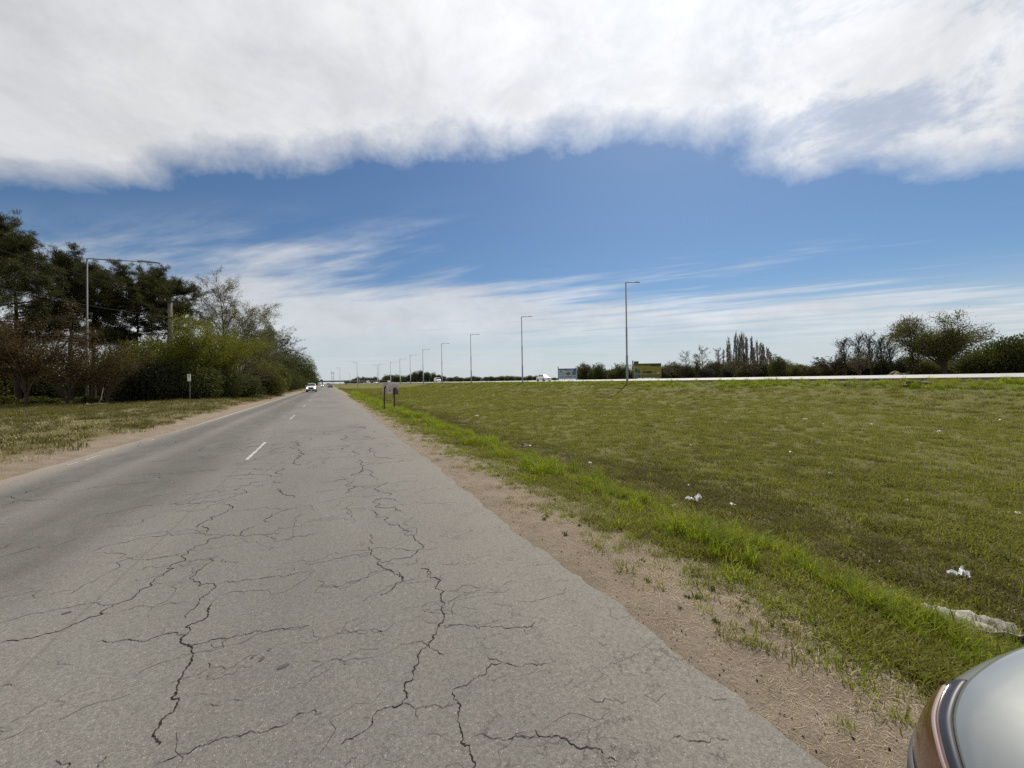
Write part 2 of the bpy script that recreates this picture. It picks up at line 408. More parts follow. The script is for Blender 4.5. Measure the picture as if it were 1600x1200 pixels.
MAT['lamp_lit'] = plain('headlight_lit', (0.85, 0.85, 0.82), 0.2, emit=(1.0, 0.97, 0.88, 6.0))
MAT['lamp_clear'] = plain('headlight_clear', (0.60, 0.61, 0.62), 0.15, vary=0.1, coat=1.0)
MAT['tail'] = plain('tail_light_red', (0.32, 0.018, 0.015), 0.25, vary=0.1, coat=1.0)
MAT['lens_amber'] = plain('smoked_amber_lens', (0.085, 0.036, 0.026), 0.18, vary=0.25, scale=4, coat=1.0)
MAT['pink_strip'] = plain('pale_lamp_strip', (0.28, 0.20, 0.20), 0.65, vary=0.1)
MAT['navy_trim'] = plain('dark_blue_trim', (0.016, 0.020, 0.034), 0.5, vary=0.1)
MAT['plate'] = plain('number_plate', (0.55, 0.55, 0.53), 0.5)
MAT['car_white'] = plain('white_car_paint', (0.74, 0.74, 0.73), 0.28, vary=0.03, coat=1.0)
MAT['car_grey'] = plain('dark_grey_car_paint', (0.060, 0.063, 0.075), 0.3, vary=0.08, coat=1.0)
MAT['car_silver'] = plain('silver_car_paint', (0.165, 0.180, 0.188), 0.5, spec=0.3, metal=0.12, vary=0.03, scale=3, coat=1.0)
MAT['car_blue'] = plain('blue_grey_car_paint', (0.12, 0.14, 0.17), 0.3, vary=0.06, coat=1.0)
MAT['grey_plastic'] = plain('grey_plastic', (0.055, 0.056, 0.058), 0.55, vary=0.15, scale=20)
MAT['plastic_bag'] = plain('white_plastic', (0.86, 0.87, 0.88), 0.35, vary=0.12, scale=30)
MAT['paper'] = plain('paper_scrap', (0.66, 0.64, 0.60), 0.8, vary=0.15, scale=20)
MAT['cloth'] = plain('grey_cloth', (0.25, 0.235, 0.21), 0.9, vary=0.35, scale=14, bump=0.5)
MAT['earth'] = plain('dark_earth', (0.105, 0.078, 0.066), 0.95, vary=0.4, scale=6, bump=0.8)
MAT['rubble'] = plain('bare_twig_heap', (0.17, 0.135, 0.115), 0.95, vary=0.4, scale=6)
MAT['bark_dark'] = bark('pine_bark', (0.050, 0.036, 0.028))
MAT['bark_grey'] = bark('grey_bark', (0.115, 0.098, 0.082))
MAT['bark_brown'] = bark('brown_bark', (0.075, 0.052, 0.040))
MAT['bark_poplar'] = bark('poplar_bark', (0.20, 0.165, 0.135))
MAT['bark_pale'] = bark('pale_dead_wood', (0.34, 0.29, 0.23))
MAT['pine'] = leafmat('pine_needles', [(0.022, 0.023, 0.010), (0.045, 0.046, 0.018), (0.085, 0.080, 0.030)], 0.25)
MAT['evergreen'] = leafmat('dark_leaves', [(0.027, 0.032, 0.011), (0.056, 0.064, 0.020), (0.100, 0.106, 0.034)], 0.32)
MAT['grey_shrub'] = leafmat('dull_shrub_leaves', [(0.020, 0.022, 0.016), (0.042, 0.044, 0.030), (0.070, 0.066, 0.044)], 0.2)
MAT['olive'] = leafmat('olive_leaves', [(0.040, 0.042, 0.013), (0.078, 0.080, 0.024), (0.125, 0.118, 0.040)], 0.35)
MAT['budding'] = leafmat('spring_leaves', [(0.062, 0.064, 0.012), (0.115, 0.122, 0.020), (0.175, 0.178, 0.036)], 0.45)
MAT['buds'] = leafmat('pale_buds', [(0.075, 0.075, 0.026), (0.125, 0.115, 0.045), (0.175, 0.155, 0.070)], 0.35)
MAT['rust'] = leafmat('rusty_leaves', [(0.042, 0.028, 0.013), (0.082, 0.050, 0.022), (0.092, 0.092, 0.024)], 0.35)
MAT['far_leaf'] = leafmat('far_leaves', [(0.034, 0.036, 0.020), (0.055, 0.056, 0.030), (0.080, 0.078, 0.044)], 0.25)
MAT['grass'] = leafmat('field_grass', [(0.098, 0.084, 0.020), (0.170, 0.168, 0.034), (0.270, 0.245, 0.072)], 0.42, inst=.45)
MAT['bank_grass'] = leafmat('bank_grass', [(0.062, 0.052, 0.018), (0.105, 0.095, 0.030), (0.170, 0.140, 0.056)], 0.35, inst=.5)
MAT['tall_grass'] = leafmat('lush_grass', [(0.098, 0.116, 0.012), (0.185, 0.222, 0.020), (0.310, 0.325, 0.042)], 0.5, inst=.45)
MAT['weed'] = leafmat('weed_leaves', [(0.050, 0.062, 0.016), (0.085, 0.105, 0.026), (0.130, 0.150, 0.040)], 0.35, inst=.4)
MAT['straw'] = leafmat('dry_straw', [(0.20, 0.150, 0.095), (0.38, 0.31, 0.21), (0.56, 0.48, 0.36)], 0.2, inst=.4)

# ------------------------------------------------------------------ terrain
rs = np.random.RandomState(4)
_WV = [(rs.uniform(0, 6.28), rs.uniform(0, 6.28), s, rs.uniform(0.6, 1.0)) for s in (0.11, 0.19, 0.33, 0.6, 1.0, 1.7, 2.9, 4.6)]
def relief(x, y):
    z = 0
    for i, (a, ph, s, k) in enumerate(_WV):
        z = z + np.sin((x*math.cos(a) + y*math.sin(a))*s*2.2 + ph + 0.8*np.sin((x*math.sin(a)-y*math.cos(a))*s*1.3 + ph*2))*k/(s**0.85)*0.012
    return z
XS = np.array([-4000, -60, -22, -12, -8.2, -6.6, -5.7, -5.2, -4.6, 1.3, 1.75, 2.4, 3.2, 4.1, 4.8, 6.0, 9, 16, 23, 28, 31.5, 34, 35.6, 36.7, 37.4, 66, 66.8, 72, 4000.])
ZS = np.array([0.3, 0.3, 0.42, 0.40, 0.30, 0.10, -0.005, -0.03, -0.09, -0.09, -0.025, -0.03, -0.08, -0.17, -0.30, -0.38, -0.42, -0.48, -0.45, -0.15, 0.52, 0.96, 1.17, 1.22, 0.9, 0.9, 1.50, 1.45, 1.3])
def terrain(x, y):
    x = np.asarray(x, float); y = np.asarray(y, float)
    z = np.interp(x, XS, ZS)
    k = np.clip((np.abs(x+1.7)-4.0)/2.2, 0, 1)*np.clip((np.abs(x-51.5)-14.6)/1.5, 0, 1)
    amp = np.where(x < -6, 1.25, np.where(x > 7.5, 0.35, 0.9-.22*np.clip(x-5, 0, 2.5)))
    far = 1/(1+np.maximum(0, np.hypot(x, y)-60)/60)
    z = z + relief(x, y)*k*amp*far
    for cx_, dp, wd_ in ((5.05, .07, .16), (6.55, .05, .18)):
        c = cx_+.12*np.sin(y*.35+cx_)+.05*np.sin(y*1.3)
        z = z - dp*np.exp(-((x-c)/wd_)**2)*np.clip((y+3)/4, 0, 1)*np.clip((60-y)/20, 0, 1)
    return z
def axis(*parts):
    v = []
    for a, b, n in parts: v += list(np.linspace(a, b, n, endpoint=False))
    v.append(parts[-1][1]); return np.array(v)
gx = axis((-4000, -300, 6), (-300, -60, 8), (-60, -24, 24), (-24, -8, 48), (-8, -4.6, 24), (-4.6, 1.3, 6), (1.3, 7, 56), (7, 16, 34), (16, 40, 52), (40, 66, 6), (66, 80, 14), (80, 300, 10), (300, 4000, 6))
gy = axis((-300, -20, 8), (-20, -3, 20), (-3, 12, 100), (12, 30, 72), (30, 70, 70), (70, 150, 40), (150, 400, 25), (400, 5000, 20))
GX, GY = np.meshgrid(gx, gy)
GZ = terrain(GX, GY)
nx, ny = len(gx), len(gy)
idx = np.arange(nx*ny).reshape(ny, nx)
Fq = np.stack([idx[:-1, :-1], idx[:-1, 1:], idx[1:, 1:], idx[1:, :-1]], -1).reshape(-1, 4)
ground = mobj('ground', npmesh('ground', np.stack([GX, GY, GZ], -1), Fq, True), MAT['ground'])
tag(ground, 'mown grass field, sandy verges and left grass bank', 'ground', kind='structure')

# ------------------------------------------------------------------ road
def right_edge(y): return 1.86 + 0.10*np.clip((y-6)/20, 0, 1) + 0.026*np.sin(y*0.9+0.6) + 0.018*np.sin(y*2.3+2) + 0.016*np.sin(y*6.1) + 0.012*np.sin(y*13.7+1) + 0.009*np.sin(y*23.1+np.sin(y*5)) + 0.006*np.sin(y*36.3+2)
def left_edge(y): return -5.42 + 0.30*np.clip((y-9)/14, 0, 1) + 0.045*np.sin(y*0.7+1) + 0.025*np.sin(y*2.1+0.3) + 0.015*np.sin(y*5.3)
ry = axis((-60, -3, 40), (-3, 25, 340), (25, 80, 150), (80, 400, 60), (400, 3000, 20))
u = np.linspace(0, 1, 15)
RX = left_edge(ry)[:, None]*(1-u) + right_edge(ry)[:, None]*u
RZ = np.zeros_like(RX) + 0.004 - 0.0*u
RY = np.repeat(ry[:, None], 15, 1)
# slab: one extra row of vertices down the broken edges
RX = np.concatenate([RX[:, :1]-0.01, RX, RX[:, -1:]+0.01], 1); RY = np.concatenate([RY[:, :1], RY, RY[:, -1:]], 1)
RZ = np.concatenate([RZ[:, :1]-0.07, RZ, RZ[:, -1:]-0.07], 1)
n2, n1_ = RX.shape; idx = np.arange(n1_*n2).reshape(n2, n1_)
Fq = np.stack([idx[:-1, :-1], idx[:-1, 1:], idx[1:, 1:], idx[1:, :-1]], -1).reshape(-1, 4)
road = mobj('road', npmesh('road', np.stack([RX, RY, RZ], -1), Fq, False), MAT['asphalt'])
tag(road, 'cracked grey two-lane asphalt road running to the horizon', 'road', kind='structure')
ROAD_Z = 0.004
def strip(name, pts, widths, mat, parent, z):
    P = np.array(pts, float)[:, :2]; n = len(P)
    T = np.gradient(P, axis=0); T /= np.maximum(1e-6, np.linalg.norm(T, axis=1))[:, None]
    N = np.stack([-T[:, 1], T[:, 0]], 1)*np.array(widths)[:, None]/2
    V = np.concatenate([np.c_[P+N, np.full(n, z)], np.c_[P-N, np.full(n, z)]])
    i = np.arange(n-1)
    return mobj(name, npmesh(name, V, np.stack([i, i+n, i+n+1, i+1], -1)), mat, parent)
# lane dashes, worn paint
rd = random.Random(3)
y0 = 10.35
for k in range(12):
    ya, yb = y0+10.9*k, y0+10.9*k+2.9
    ys = np.linspace(ya, yb, 26)
    strip('lane_dash', [( -1.66+rd.uniform(-.004, .004), yy) for yy in ys], [0.070+rd.uniform(-.030, .012) for _ in ys], MAT['paint'], road, ROAD_Z+0.004)
# left edge line: faded fragments near, continuous further on
for ya, yb in ((11.6, 12.0), (12.2, 13.0), (13.5, 13.8), (15.6, 16.0)):
    ys = np.linspace(ya, yb, 8); strip('edge_line', [(left_edge(q)+0.30, q) for q in ys], [rd.uniform(.02, .07) for _ in ys], MAT['edge_paint'], road, ROAD_Z+0.004)
ys = np.linspace(17.4, 200, 300); strip('edge_line', [(-5.0, q) for q in ys], [min(0.11, 0.03+(q-17)*.008)+rd.uniform(-.015, .01) for q in ys], MAT['edge_paint'], road, ROAD_Z+0.004)

# cracks traced where they run on the asphalt
def z3(L): return [(x/2.6667, 800+y/2.6667) for x, y in L]
def z5(L): return [(600+x/2.2857, 850+y/2.2857) for x, y in L]
def z4(L): return [(500+x/3.2, 640+y/3.2) for x, y in L]
def z2(L): return [(x/3.2, 600+y/3.2) for x, y in L]
CR_ = [
 (z3([(880,190),(850,225),(800,270),(830,290),(890,297),(900,308),(870,340),(830,362),(825,385),(790,415),(778,440)]), 1.0),
 (z3([(885,385),(865,425),(855,445),(800,465),(775,480),(780,510),(755,548),(785,555),(805,588),(790,630),(765,675),(745,715),(740,740),(748,775),(738,800),(705,840),(670,885),(645,915),(640,935),(660,945),(652,978)]), 1.9),
 (z3([(0,545),(60,535),(150,520),(230,500),(300,470),(370,440),(430,425),(475,385),(545,365),(580,328),(640,290),(690,250),(695,235),(770,205),(755,182),(810,150),(870,115),(935,97),(1000,98),(1010,80),(1060,60)]), 1.15),
 (z3([(400,540),(470,547),(550,535),(600,540),(660,518),(700,505),(740,512),(775,510)]), 0.9),
 (z3([(712,475),(700,505)]), 0.5),
 (z3([(790,555),(850,545),(920,525),(1000,515),(1080,497),(1160,487),(1220,482),(1290,473)]), 1.0),
 (z3([(905,300),(980,292),(1060,282),(1130,270),(1200,265),(1250,250),(1300,245)]), 0.8),
 (z3([(0,465),(80,440),(200,415),(360,385),(430,388),(475,385)]), 0.6),
 (z3([(935,97),(850,90),(750,95),(650,103),(560,115),(490,130),(380,165)]), 0.7),
 (z3([(630,1067),(690,1040),(740,1015),(800,995),(850,970),(900,950),(980,930),(1040,913),(1120,910),(1190,888),(1240,845),(1270,840),(1340,838)]), 1.0),
 (z3([(1000,98),(1080,92),(1165,92)]), 0.7), (z3([(1060,95),(1130,105),(1150,125),(1250,100),(1340,80)]), 0.6),
 (z3([(430,425),(520,408),(600,390),(700,380),(790,372)]), 0.45), (z3([(780,205),(830,197),(880,192)]), 0.7),
 (z3([(925,195),(940,210),(1000,213)]), 0.7), (z3([(0,725),(60,727)]), 0.7), (z3([(850,800),(890,808),(950,798)]), 0.6), (z3([(955,783),(1010,785)]), 0.6),
 (z3([(225,1037),(250,1050),(275,1050),(282,1072)]), 0.8), (z3([(400,1070),(415,1045),(450,1015)]), 0.7),
 (z3([(1300,660),(1350,630),(1420,615),(1490,625)]), 0.5), (z3([(780,770),(870,762)]), 0.5), (z3([(1380,500),(1480,500),(1550,490),(1600,515)]), 0.6),
 (z3([(1310,310),(1420,322),(1500,285),(1600,240)]), 0.6), (z3([(1440,1065),(1490,1010)]), 0.8), (z3([(870,628),(873,650)]), 1.2),
 (z3([(1420,970),(1440,945),(1500,925),(1550,885),(1550,860),(1600,820)]), 1.2), (z3([(1510,858),(1548,858)]), 0.7),
 (z3([(160,645),(240,635),(330,622)]), 0.35), (z3([(640,300),(740,290),(830,280)]), 0.3), (z3([(400,170),(550,195),(690,185),(755,182)]), 0.5),
 (z5([(145,88),(165,120),(190,145),(215,170),(218,210),(210,240),(215,265),(195,290),(190,310),(160,355),(130,380),(122,410),(105,440),(108,470),(75,500),(68,525),(85,550),(65,570),(30,580),(0,585)]), 1.7),
 (z5([(65,570),(85,570),(115,590),(150,583),(200,582),(250,587)]), 0.9), (z5([(110,590),(120,625)]), 0.6),
 (z5([(200,295),(240,290),(300,292),(340,302),(400,296),(480,297),(510,300),(540,280)]), 1.0), (z5([(490,300),(512,322)]), 0.7),
 (z5([(220,168),(270,160),(310,148),(370,148)]), 0.8), (z5([(60,358),(110,350),(150,358),(185,380),(215,402)]), 1.0),
 (z5([(245,530),(300,500),(350,470),(420,425),(390,412),(370,405)]), 1.2), (z5([(420,425),(470,437),(530,428),(590,425)]), 0.9),
 (z5([(245,530),(262,560),(272,590),(270,640),(280,685),(275,710),(305,735),(315,765),(312,810)]), 1.8),
 (z5([(310,690),(390,697),(440,703),(500,690),(560,680)]), 0.9), (z5([(540,665),(600,693),(660,708),(710,730),(760,730),(790,750)]), 1.6), (z5([(470,682),(540,690),(580,702)]), 0.6),
 (z5([(790,765),(840,778)]), 1.1), (z5([(1030,695),(1060,685),(1100,703),(1180,695),(1230,697)]), 0.9), (z5([(145,275),(190,283)]), 0.8),
 (z5([(0,85),(40,100),(65,125),(80,135)]), 1.0), (z5([(720,545),(790,550),(850,570),(868,565)]), 0.7), (z5([(740,335),(800,360)]), 0.5),
 (z5([(140,675),(230,673)]), 0.6), (z5([(10,683),(60,690)]), 0.5), (z5([(525,600),(545,620)]), 0.5), (z5([(800,720),(880,722)]), 0.6),
 (z5([(1100,545),(1180,560),(1240,555)]), 0.5), (z5([(930,540),(960,555),(1010,530)]), 0.5), (z5([(920,405),(860,415),(830,430)]), 0.4),
 (z4([(240,685),(255,715),(270,735),(300,780),(330,795),(370,815),(400,830),(415,855),(370,890),(330,920),(300,930)]), 1.3),
 (z4([(245,625),(250,650),(265,672)]), 1.0), (z4([(415,855),(470,868),(540,862)]), 0.5),
 (z4([(300,770),(360,750),(430,740),(470,725),(485,712),(520,690),(490,670),(475,650),(420,622),(445,607),(400,590),(340,578),(320,550),(340,537),(290,525),(250,505)]), 1.15),
 (z4([(370,695),(430,703),(485,710)]), 0.9), (z4([(520,690),(590,695)]), 0.9), (z4([(445,607),(465,610)]), 0.8),
 (z4([(275,450),(300,475),(320,490),(380,490),(410,510)]), 1.1), (z4([(275,450),(310,442),(350,447),(405,462)]), 1.0),
 (z4([(340,360),(290,385),(275,400),(320,415),(335,430)]), 1.1), (z4([(200,320),(230,300),(265,315),(250,325),(290,350)]), 1.2),
 (z4([(205,250),(215,290),(200,315),(160,330),(210,325)]), 1.3), (z4([(175,350),(180,385),(130,415)]), 1.2), (z4([(185,380),(275,378)]), 0.7),
 (z4([(120,130),(140,155)]), 1.6), (z4([(240,190),(250,215)]), 1.6), (z4([(180,200),(175,235)]), 1.6), (z4([(160,90),(175,110)]), 1.8), (z4([(245,130),(255,150)]), 1.6), (z4([(110,180),(105,205)]), 1.4), (z4([(140,80),(148,98)]), 1.6),
 (z4([(0,885),(60,888),(110,885),(160,860),(240,840),(300,800)]), 0.8), (z4([(0,360),(90,352),(160,340)]), 0.9), (z4([(0,245),(80,242),(160,238)]), 0.9), (z4([(0,550),(145,552)]), 0.6), (z4([(240,240),(330,240),(380,250)]), 0.8),
 (z4([(80,1112),(180,1108),(250,1102),(320,1110),(360,1075)]), 0.6), (z4([(500,795),(520,795),(545,840)]), 1.2), (z4([(520,760),(535,785)]), 0.6), (z4([(590,765),(660,775),(780,765)]), 0.6), (z4([(700,1000),(800,990),(930,980)]), 0.4),
 (z2([(1100,468),(1180,458),(1270,453),(1350,458),(1430,460)]), 0.9), (z2([(1460,400),(1480,370),(1490,330),(1480,300),(1515,275)]), 1.5), (z2([(1415,455),(1430,410)]), 1.3), (z2([(1465,395),(1500,405)]), 1.2),
 (z2([(1370,485),(1420,495)]), 1.2), (z2([(1400,520),(1410,545),(1465,570)]), 1.5), (z2([(1330,485),(1260,492),(1200,520),(1180,530),(1080,537)]), 0.9),
 (z2([(1210,530),(1240,543),(1150,567),(1080,590),(1000,600),(850,602)]), 0.9), (z2([(1120,600),(1140,635),(1060,665),(1055,680),(1000,700),(985,718)]), 1.2), (z2([(1140,635),(1250,630),(1350,625),(1450,625),(1540,610)]), 0.7),
 (z2([(1450,625),(1400,640),(1350,665),(1320,680),(1345,690)]), 1.0), (z2([(1010,710),(1040,745)]), 1.2), (z2([(0,610),(70,585),(200,578),(280,583)]), 0.6), (z2([(100,550),(180,525),(260,500),(320,492),(400,488)]), 0.7),
 (z2([(0,570),(60,562),(90,575)]), 0.7), (z2([(780,460),(815,470)]), 0.8), (z2([(1370,345),(1430,310),(1500,305)]), 0.8), (z2([(1120,318),(1260,312),(1380,310)]), 0.7), (z2([(1515,272),(1560,278)]), 0.9), (z2([(1180,437),(1260,425),(1310,430)]), 0.6),
]
crng = np.random.RandomState(11)
def jag(P, amp, n):
    P = np.array(P, float)
    for _ in range(n):
        mids = (P[:-1]+P[1:])/2; L = np.linalg.norm(P[1:]-P[:-1], axis=1)
        T = (P[1:]-P[:-1])/np.maximum(L, 1e-6)[:, None]
        mids = mids + np.stack([-T[:, 1], T[:, 0]], 1)*(crng.normal(0, amp, len(mids))*L)[:, None]
        Q = np.empty((len(P)+len(mids), 2)); Q[::2] = P; Q[1::2] = mids; P = Q
    return P
for line, w in CR_:
    P = np.array([at(a, b, ROAD_Z)[:2] for a, b in line])
    P = jag(P, 0.17, 3)
    n = len(P); base = 0.0019*w*np.maximum(2.0, np.hypot(P[:, 0], P[:, 1]))**.85
    wd = base*(0.55+0.9*crng.rand(n))*np.clip(0.35+np.minimum(np.arange(n), np.arange(n)[::-1])/4.0, 0.35, 1)
    # swell and pinch along the run
    wd *= 0.8+0.45*np.sin(np.arange(n)*0.45+crng.rand()*6)*crng.rand()
    strip('crack', P, wd, MAT['crack'], road, ROAD_Z+0.0025)
# hairline cracks: short wandering transverse and lengthwise runs between the traced ones
for q in range(170):
    yy = 1.6+15*crng.rand()**1.35; xx = crng.uniform(-2.9, 1.5) if crng.rand() < .8 else crng.uniform(-5, -2.9)
    a_ = crng.normal(0.05, .30) if crng.rand() < .72 else crng.normal(1.45, .30); ln_ = crng.uniform(.18, .75)*(1+yy/12)
    P = jag([(xx, yy), (xx+math.cos(a_)*ln_*.4, yy+math.sin(a_)*ln_*.4+crng.normal(0, .03)), (xx+math.cos(a_)*ln_, yy+math.sin(a_)*ln_)], .20, 3)
    P[:, 0] = np.minimum(P[:, 0], 1.75)
    n = len(P); strip('crack', P, .00075*(np.hypot(P[:, 0], P[:, 1])**.9)*(.3+1.2*crng.rand(n)), MAT['crack'], road, ROAD_Z+0.0015)
def blob(name, c, rx, ry, rot, mat, parent, z, n=22):
    a = np.linspace(0, 2*np.pi, n, endpoint=False); r = 1+0.10*np.sin(a*2+1)+0.06*np.sin(a*5+2)
    X = rx*r*np.cos(a); Y = ry*r*np.sin(a)
    V = np.c_[c[0]+X*math.cos(rot)-Y*math.sin(rot), c[1]+X*math.sin(rot)+Y*math.cos(rot), np.full(n, z)]
    me = bpy.data.meshes.new(name); me.from_pydata([tuple(v) for v in V], [], [tuple(range(n))])
    return mobj(name, me, mat, parent)
for (px, py, a, b_, rt) in ((442.5, 1041.5, .030, .018, .2), (409, 1030, .012, .026, -.35), (421, 1015, .008, .016, -.3), (394, 1028, .008, .012, 0), (104, 958, .024, .018, 0)):
    blob('oil_stain', at(px, py, ROAD_Z), a, b_, rt+0.1, MAT['oil'], road, ROAD_Z+0.003)

# highway on its embankment
hy = axis((-400, 0, 20), (0, 400, 80), (400, 4500, 30))
HP = [(36.75, 1.02), (36.75, 1.40), (36.9, 1.405), (48, 1.47), (66, 1.60), (66.2, 1.60), (66.2, 1.2)]
V = np.array([[(x, y, z) for x, z in HP] for y in hy]); k = len(HP); idx = np.arange(len(hy)*k).reshape(-1, k)
Fq = np.stack([idx[:-1, :-1], idx[:-1, 1:], idx[1:, 1:], idx[1:, :-1]], -1).reshape(-1, 4)
me = npmesh('highway', V, Fq); me.materials.append(MAT['concrete_road']); me.materials.append(MAT['kerb'])
mi = np.zeros(len(Fq), np.int32); mi[np.arange(len(Fq)) % (k-1) == 0] = 1; me.polygons.foreach_set('material_index', mi)
highway = mobj('highway', me)
tag(highway, 'pale raised highway carriageway across the far side of the field', 'highway', kind='structure')
HZ = lambda x: float(np.interp(x, [p[0] for p in HP[2:5]], [p[1] for p in HP[2:5]]))

# ------------------------------------------------------------------ plants: generators
def tubes_np(S, k=4):
    """S: list of (p0, p1, r0, r1) -> frusta as one array mesh"""
    P0 = np.array([s[0] for s in S]); P1 = np.array([s[1] for s in S])
    R0 = np.array([s[2] for s in S]); R1 = np.array([s[3] for s in S])
    D = P1-P0; D /= np.maximum(1e-9, np.linalg.norm(D, axis=1))[:, None]
    ref = np.where(np.abs(D[:, 2:3]) > 0.9, np.array([[1., 0, 0]]), np.array([[0, 0, 1.]]))
    U = np.cross(D, ref); U /= np.linalg.norm(U, axis=1)[:, None]; Wv = np.cross(D, U)
    a = 2*np.pi*np.arange(k)/k
    ring = U[:, None]*np.cos(a)[None, :, None] + Wv[:, None]*np.sin(a)[None, :, None]
    V = np.stack([P0[:, None]+ring*R0[:, None, None], P1[:, None]+ring*R1[:, None, None]], 1)
    n = len(S); base = (np.arange(n)*2*k)[:, None]; j = np.arange(k)[None]
    j2 = (j+1) % k
    F = np.stack([base+j, base+j2, base+k+j2, base+k+j], -1).reshape(-1, 4)
    return V.reshape(-1, 3), F
def rand_dirs(rng, n):
    v = rng.normal(0, 1, (n, 3)); return v/np.linalg.norm(v, axis=1)[:, None]
def leaves_np(rng, C, L, Wd, D=None, spread=1.0, flat=0.0):
    """diamond leaves at centres C; D: preferred direction"""
    n = len(C)
    d = rand_dirs(rng, n)*spread
    if D is not None: d = d + D
    d[:, 2] *= (1-flat)
    d /= np.maximum(1e-6, np.linalg.norm(d, axis=1))[:, None]
    s = np.cross(d, rand_dirs(rng, n)); s /= np.maximum(1e-6, np.linalg.norm(s, axis=1))[:, None]
    l = (L*(0.6+0.8*rng.rand(n)))[:, None]; w = (Wd*(0.6+0.8*rng.rand(n)))[:, None]
    V = np.stack([C, C+d*l*0.45+s*w*0.5, C+d*l, C+d*l*0.45-s*w*0.5], 1)
    F = np.arange(n*4).reshape(n, 4)
    return V.reshape(-1, 3), F
def grow(rng, p, d, L, r, lev, prm, S, T):
    """recursive limb; prm[lev] = (segments, wander, upward pull, children, angle, length ratio, radius ratio, first child at)"""
    n, wander, trop, nch, ang, lr, rr, t0 = prm[lev]
    p = np.array(p, float); d = np.array(d, float)
    pts = [p]; dirs = [d]; rad = [r]
    for i in range(n):
        d = d + rng.normal(0, wander, 3) + np.array([0, 0, trop]); d = d/np.linalg.norm(d)
        p = p + d*L/n; pts.append(p); dirs.append(d); rad.append(r*(1-0.72*(i+1)/n))
        S.append((pts[-2], pts[-1], rad[-2], rad[-1], lev))
    if lev+1 >= len(prm) or nch == 0:
        T.append((p, d, lev)); return
    for c in range(nch):
        tt = t0 + (1-t0)*(c+rng.rand()*0.8)/nch
        f = tt*n; i = min(n-1, int(f)); q = pts[i] + (pts[i+1]-pts[i])*(f-i)
        dd = dirs[i+1]
        if lev == 0:
            az = c*2.399+rng.rand()*.7; o = np.array([math.cos(az), math.sin(az), 0.])
        else:
            o = np.cross(dd, rand_dirs(rng, 1)[0]); o /= np.linalg.norm(o)
        a = ang*(0.7+0.6*rng.rand()) if lev or nch > 12 else ang*(0.15+1.1*((c*.618) % 1))
        nd = dd*math.cos(a) + o*math.sin(a)
        grow(rng, q, nd, L*lr*(0.65+0.6*rng.rand())*(1-0.35*tt), max(0.004, rad[i]*rr), lev+1, prm, S, T)
    T.append((p, d, lev))
def fit(S, T, h, w):
    P = np.array([s[1] for s in S]); top = P[:, 2].max(); wid = np.percentile(np.abs(P[:, :2]), 97)*2
    sc = np.array([w/wid, w/wid, h/top])
    S = [(s[0]*sc, s[1]*sc, s[2], s[3], s[4]) for s in S]; T = [(t[0]*sc, t[1], t[2]) for t in T]
    return S, T
def wood(name, S, mat, parent, thin=0.010):
    S2 = [(s[0], s[1], max(s[2], thin), max(s[3], thin*0.7)) for s in S]
    big = [s for s, o in zip(S2, S) if o[4] <= 1]; small = [s for s, o in zip(S2, S) if o[4] > 1]
    Vb, Fb = tubes_np(big, 7)
    if small:
        Vs, Fs = tubes_np(small, 3); Fs = Fs+len(Vb); Vb = np.concatenate([Vb, Vs]); Fb = np.concatenate([Fb, Fs])
    return mobj(name, npmesh(name, Vb, Fb, True), mat, parent)
def crown(name, V, F, val, mat, parent):
    return mobj(name, npmesh(name, V, F, False, {'v': np.repeat(val, 4)}), mat, parent)

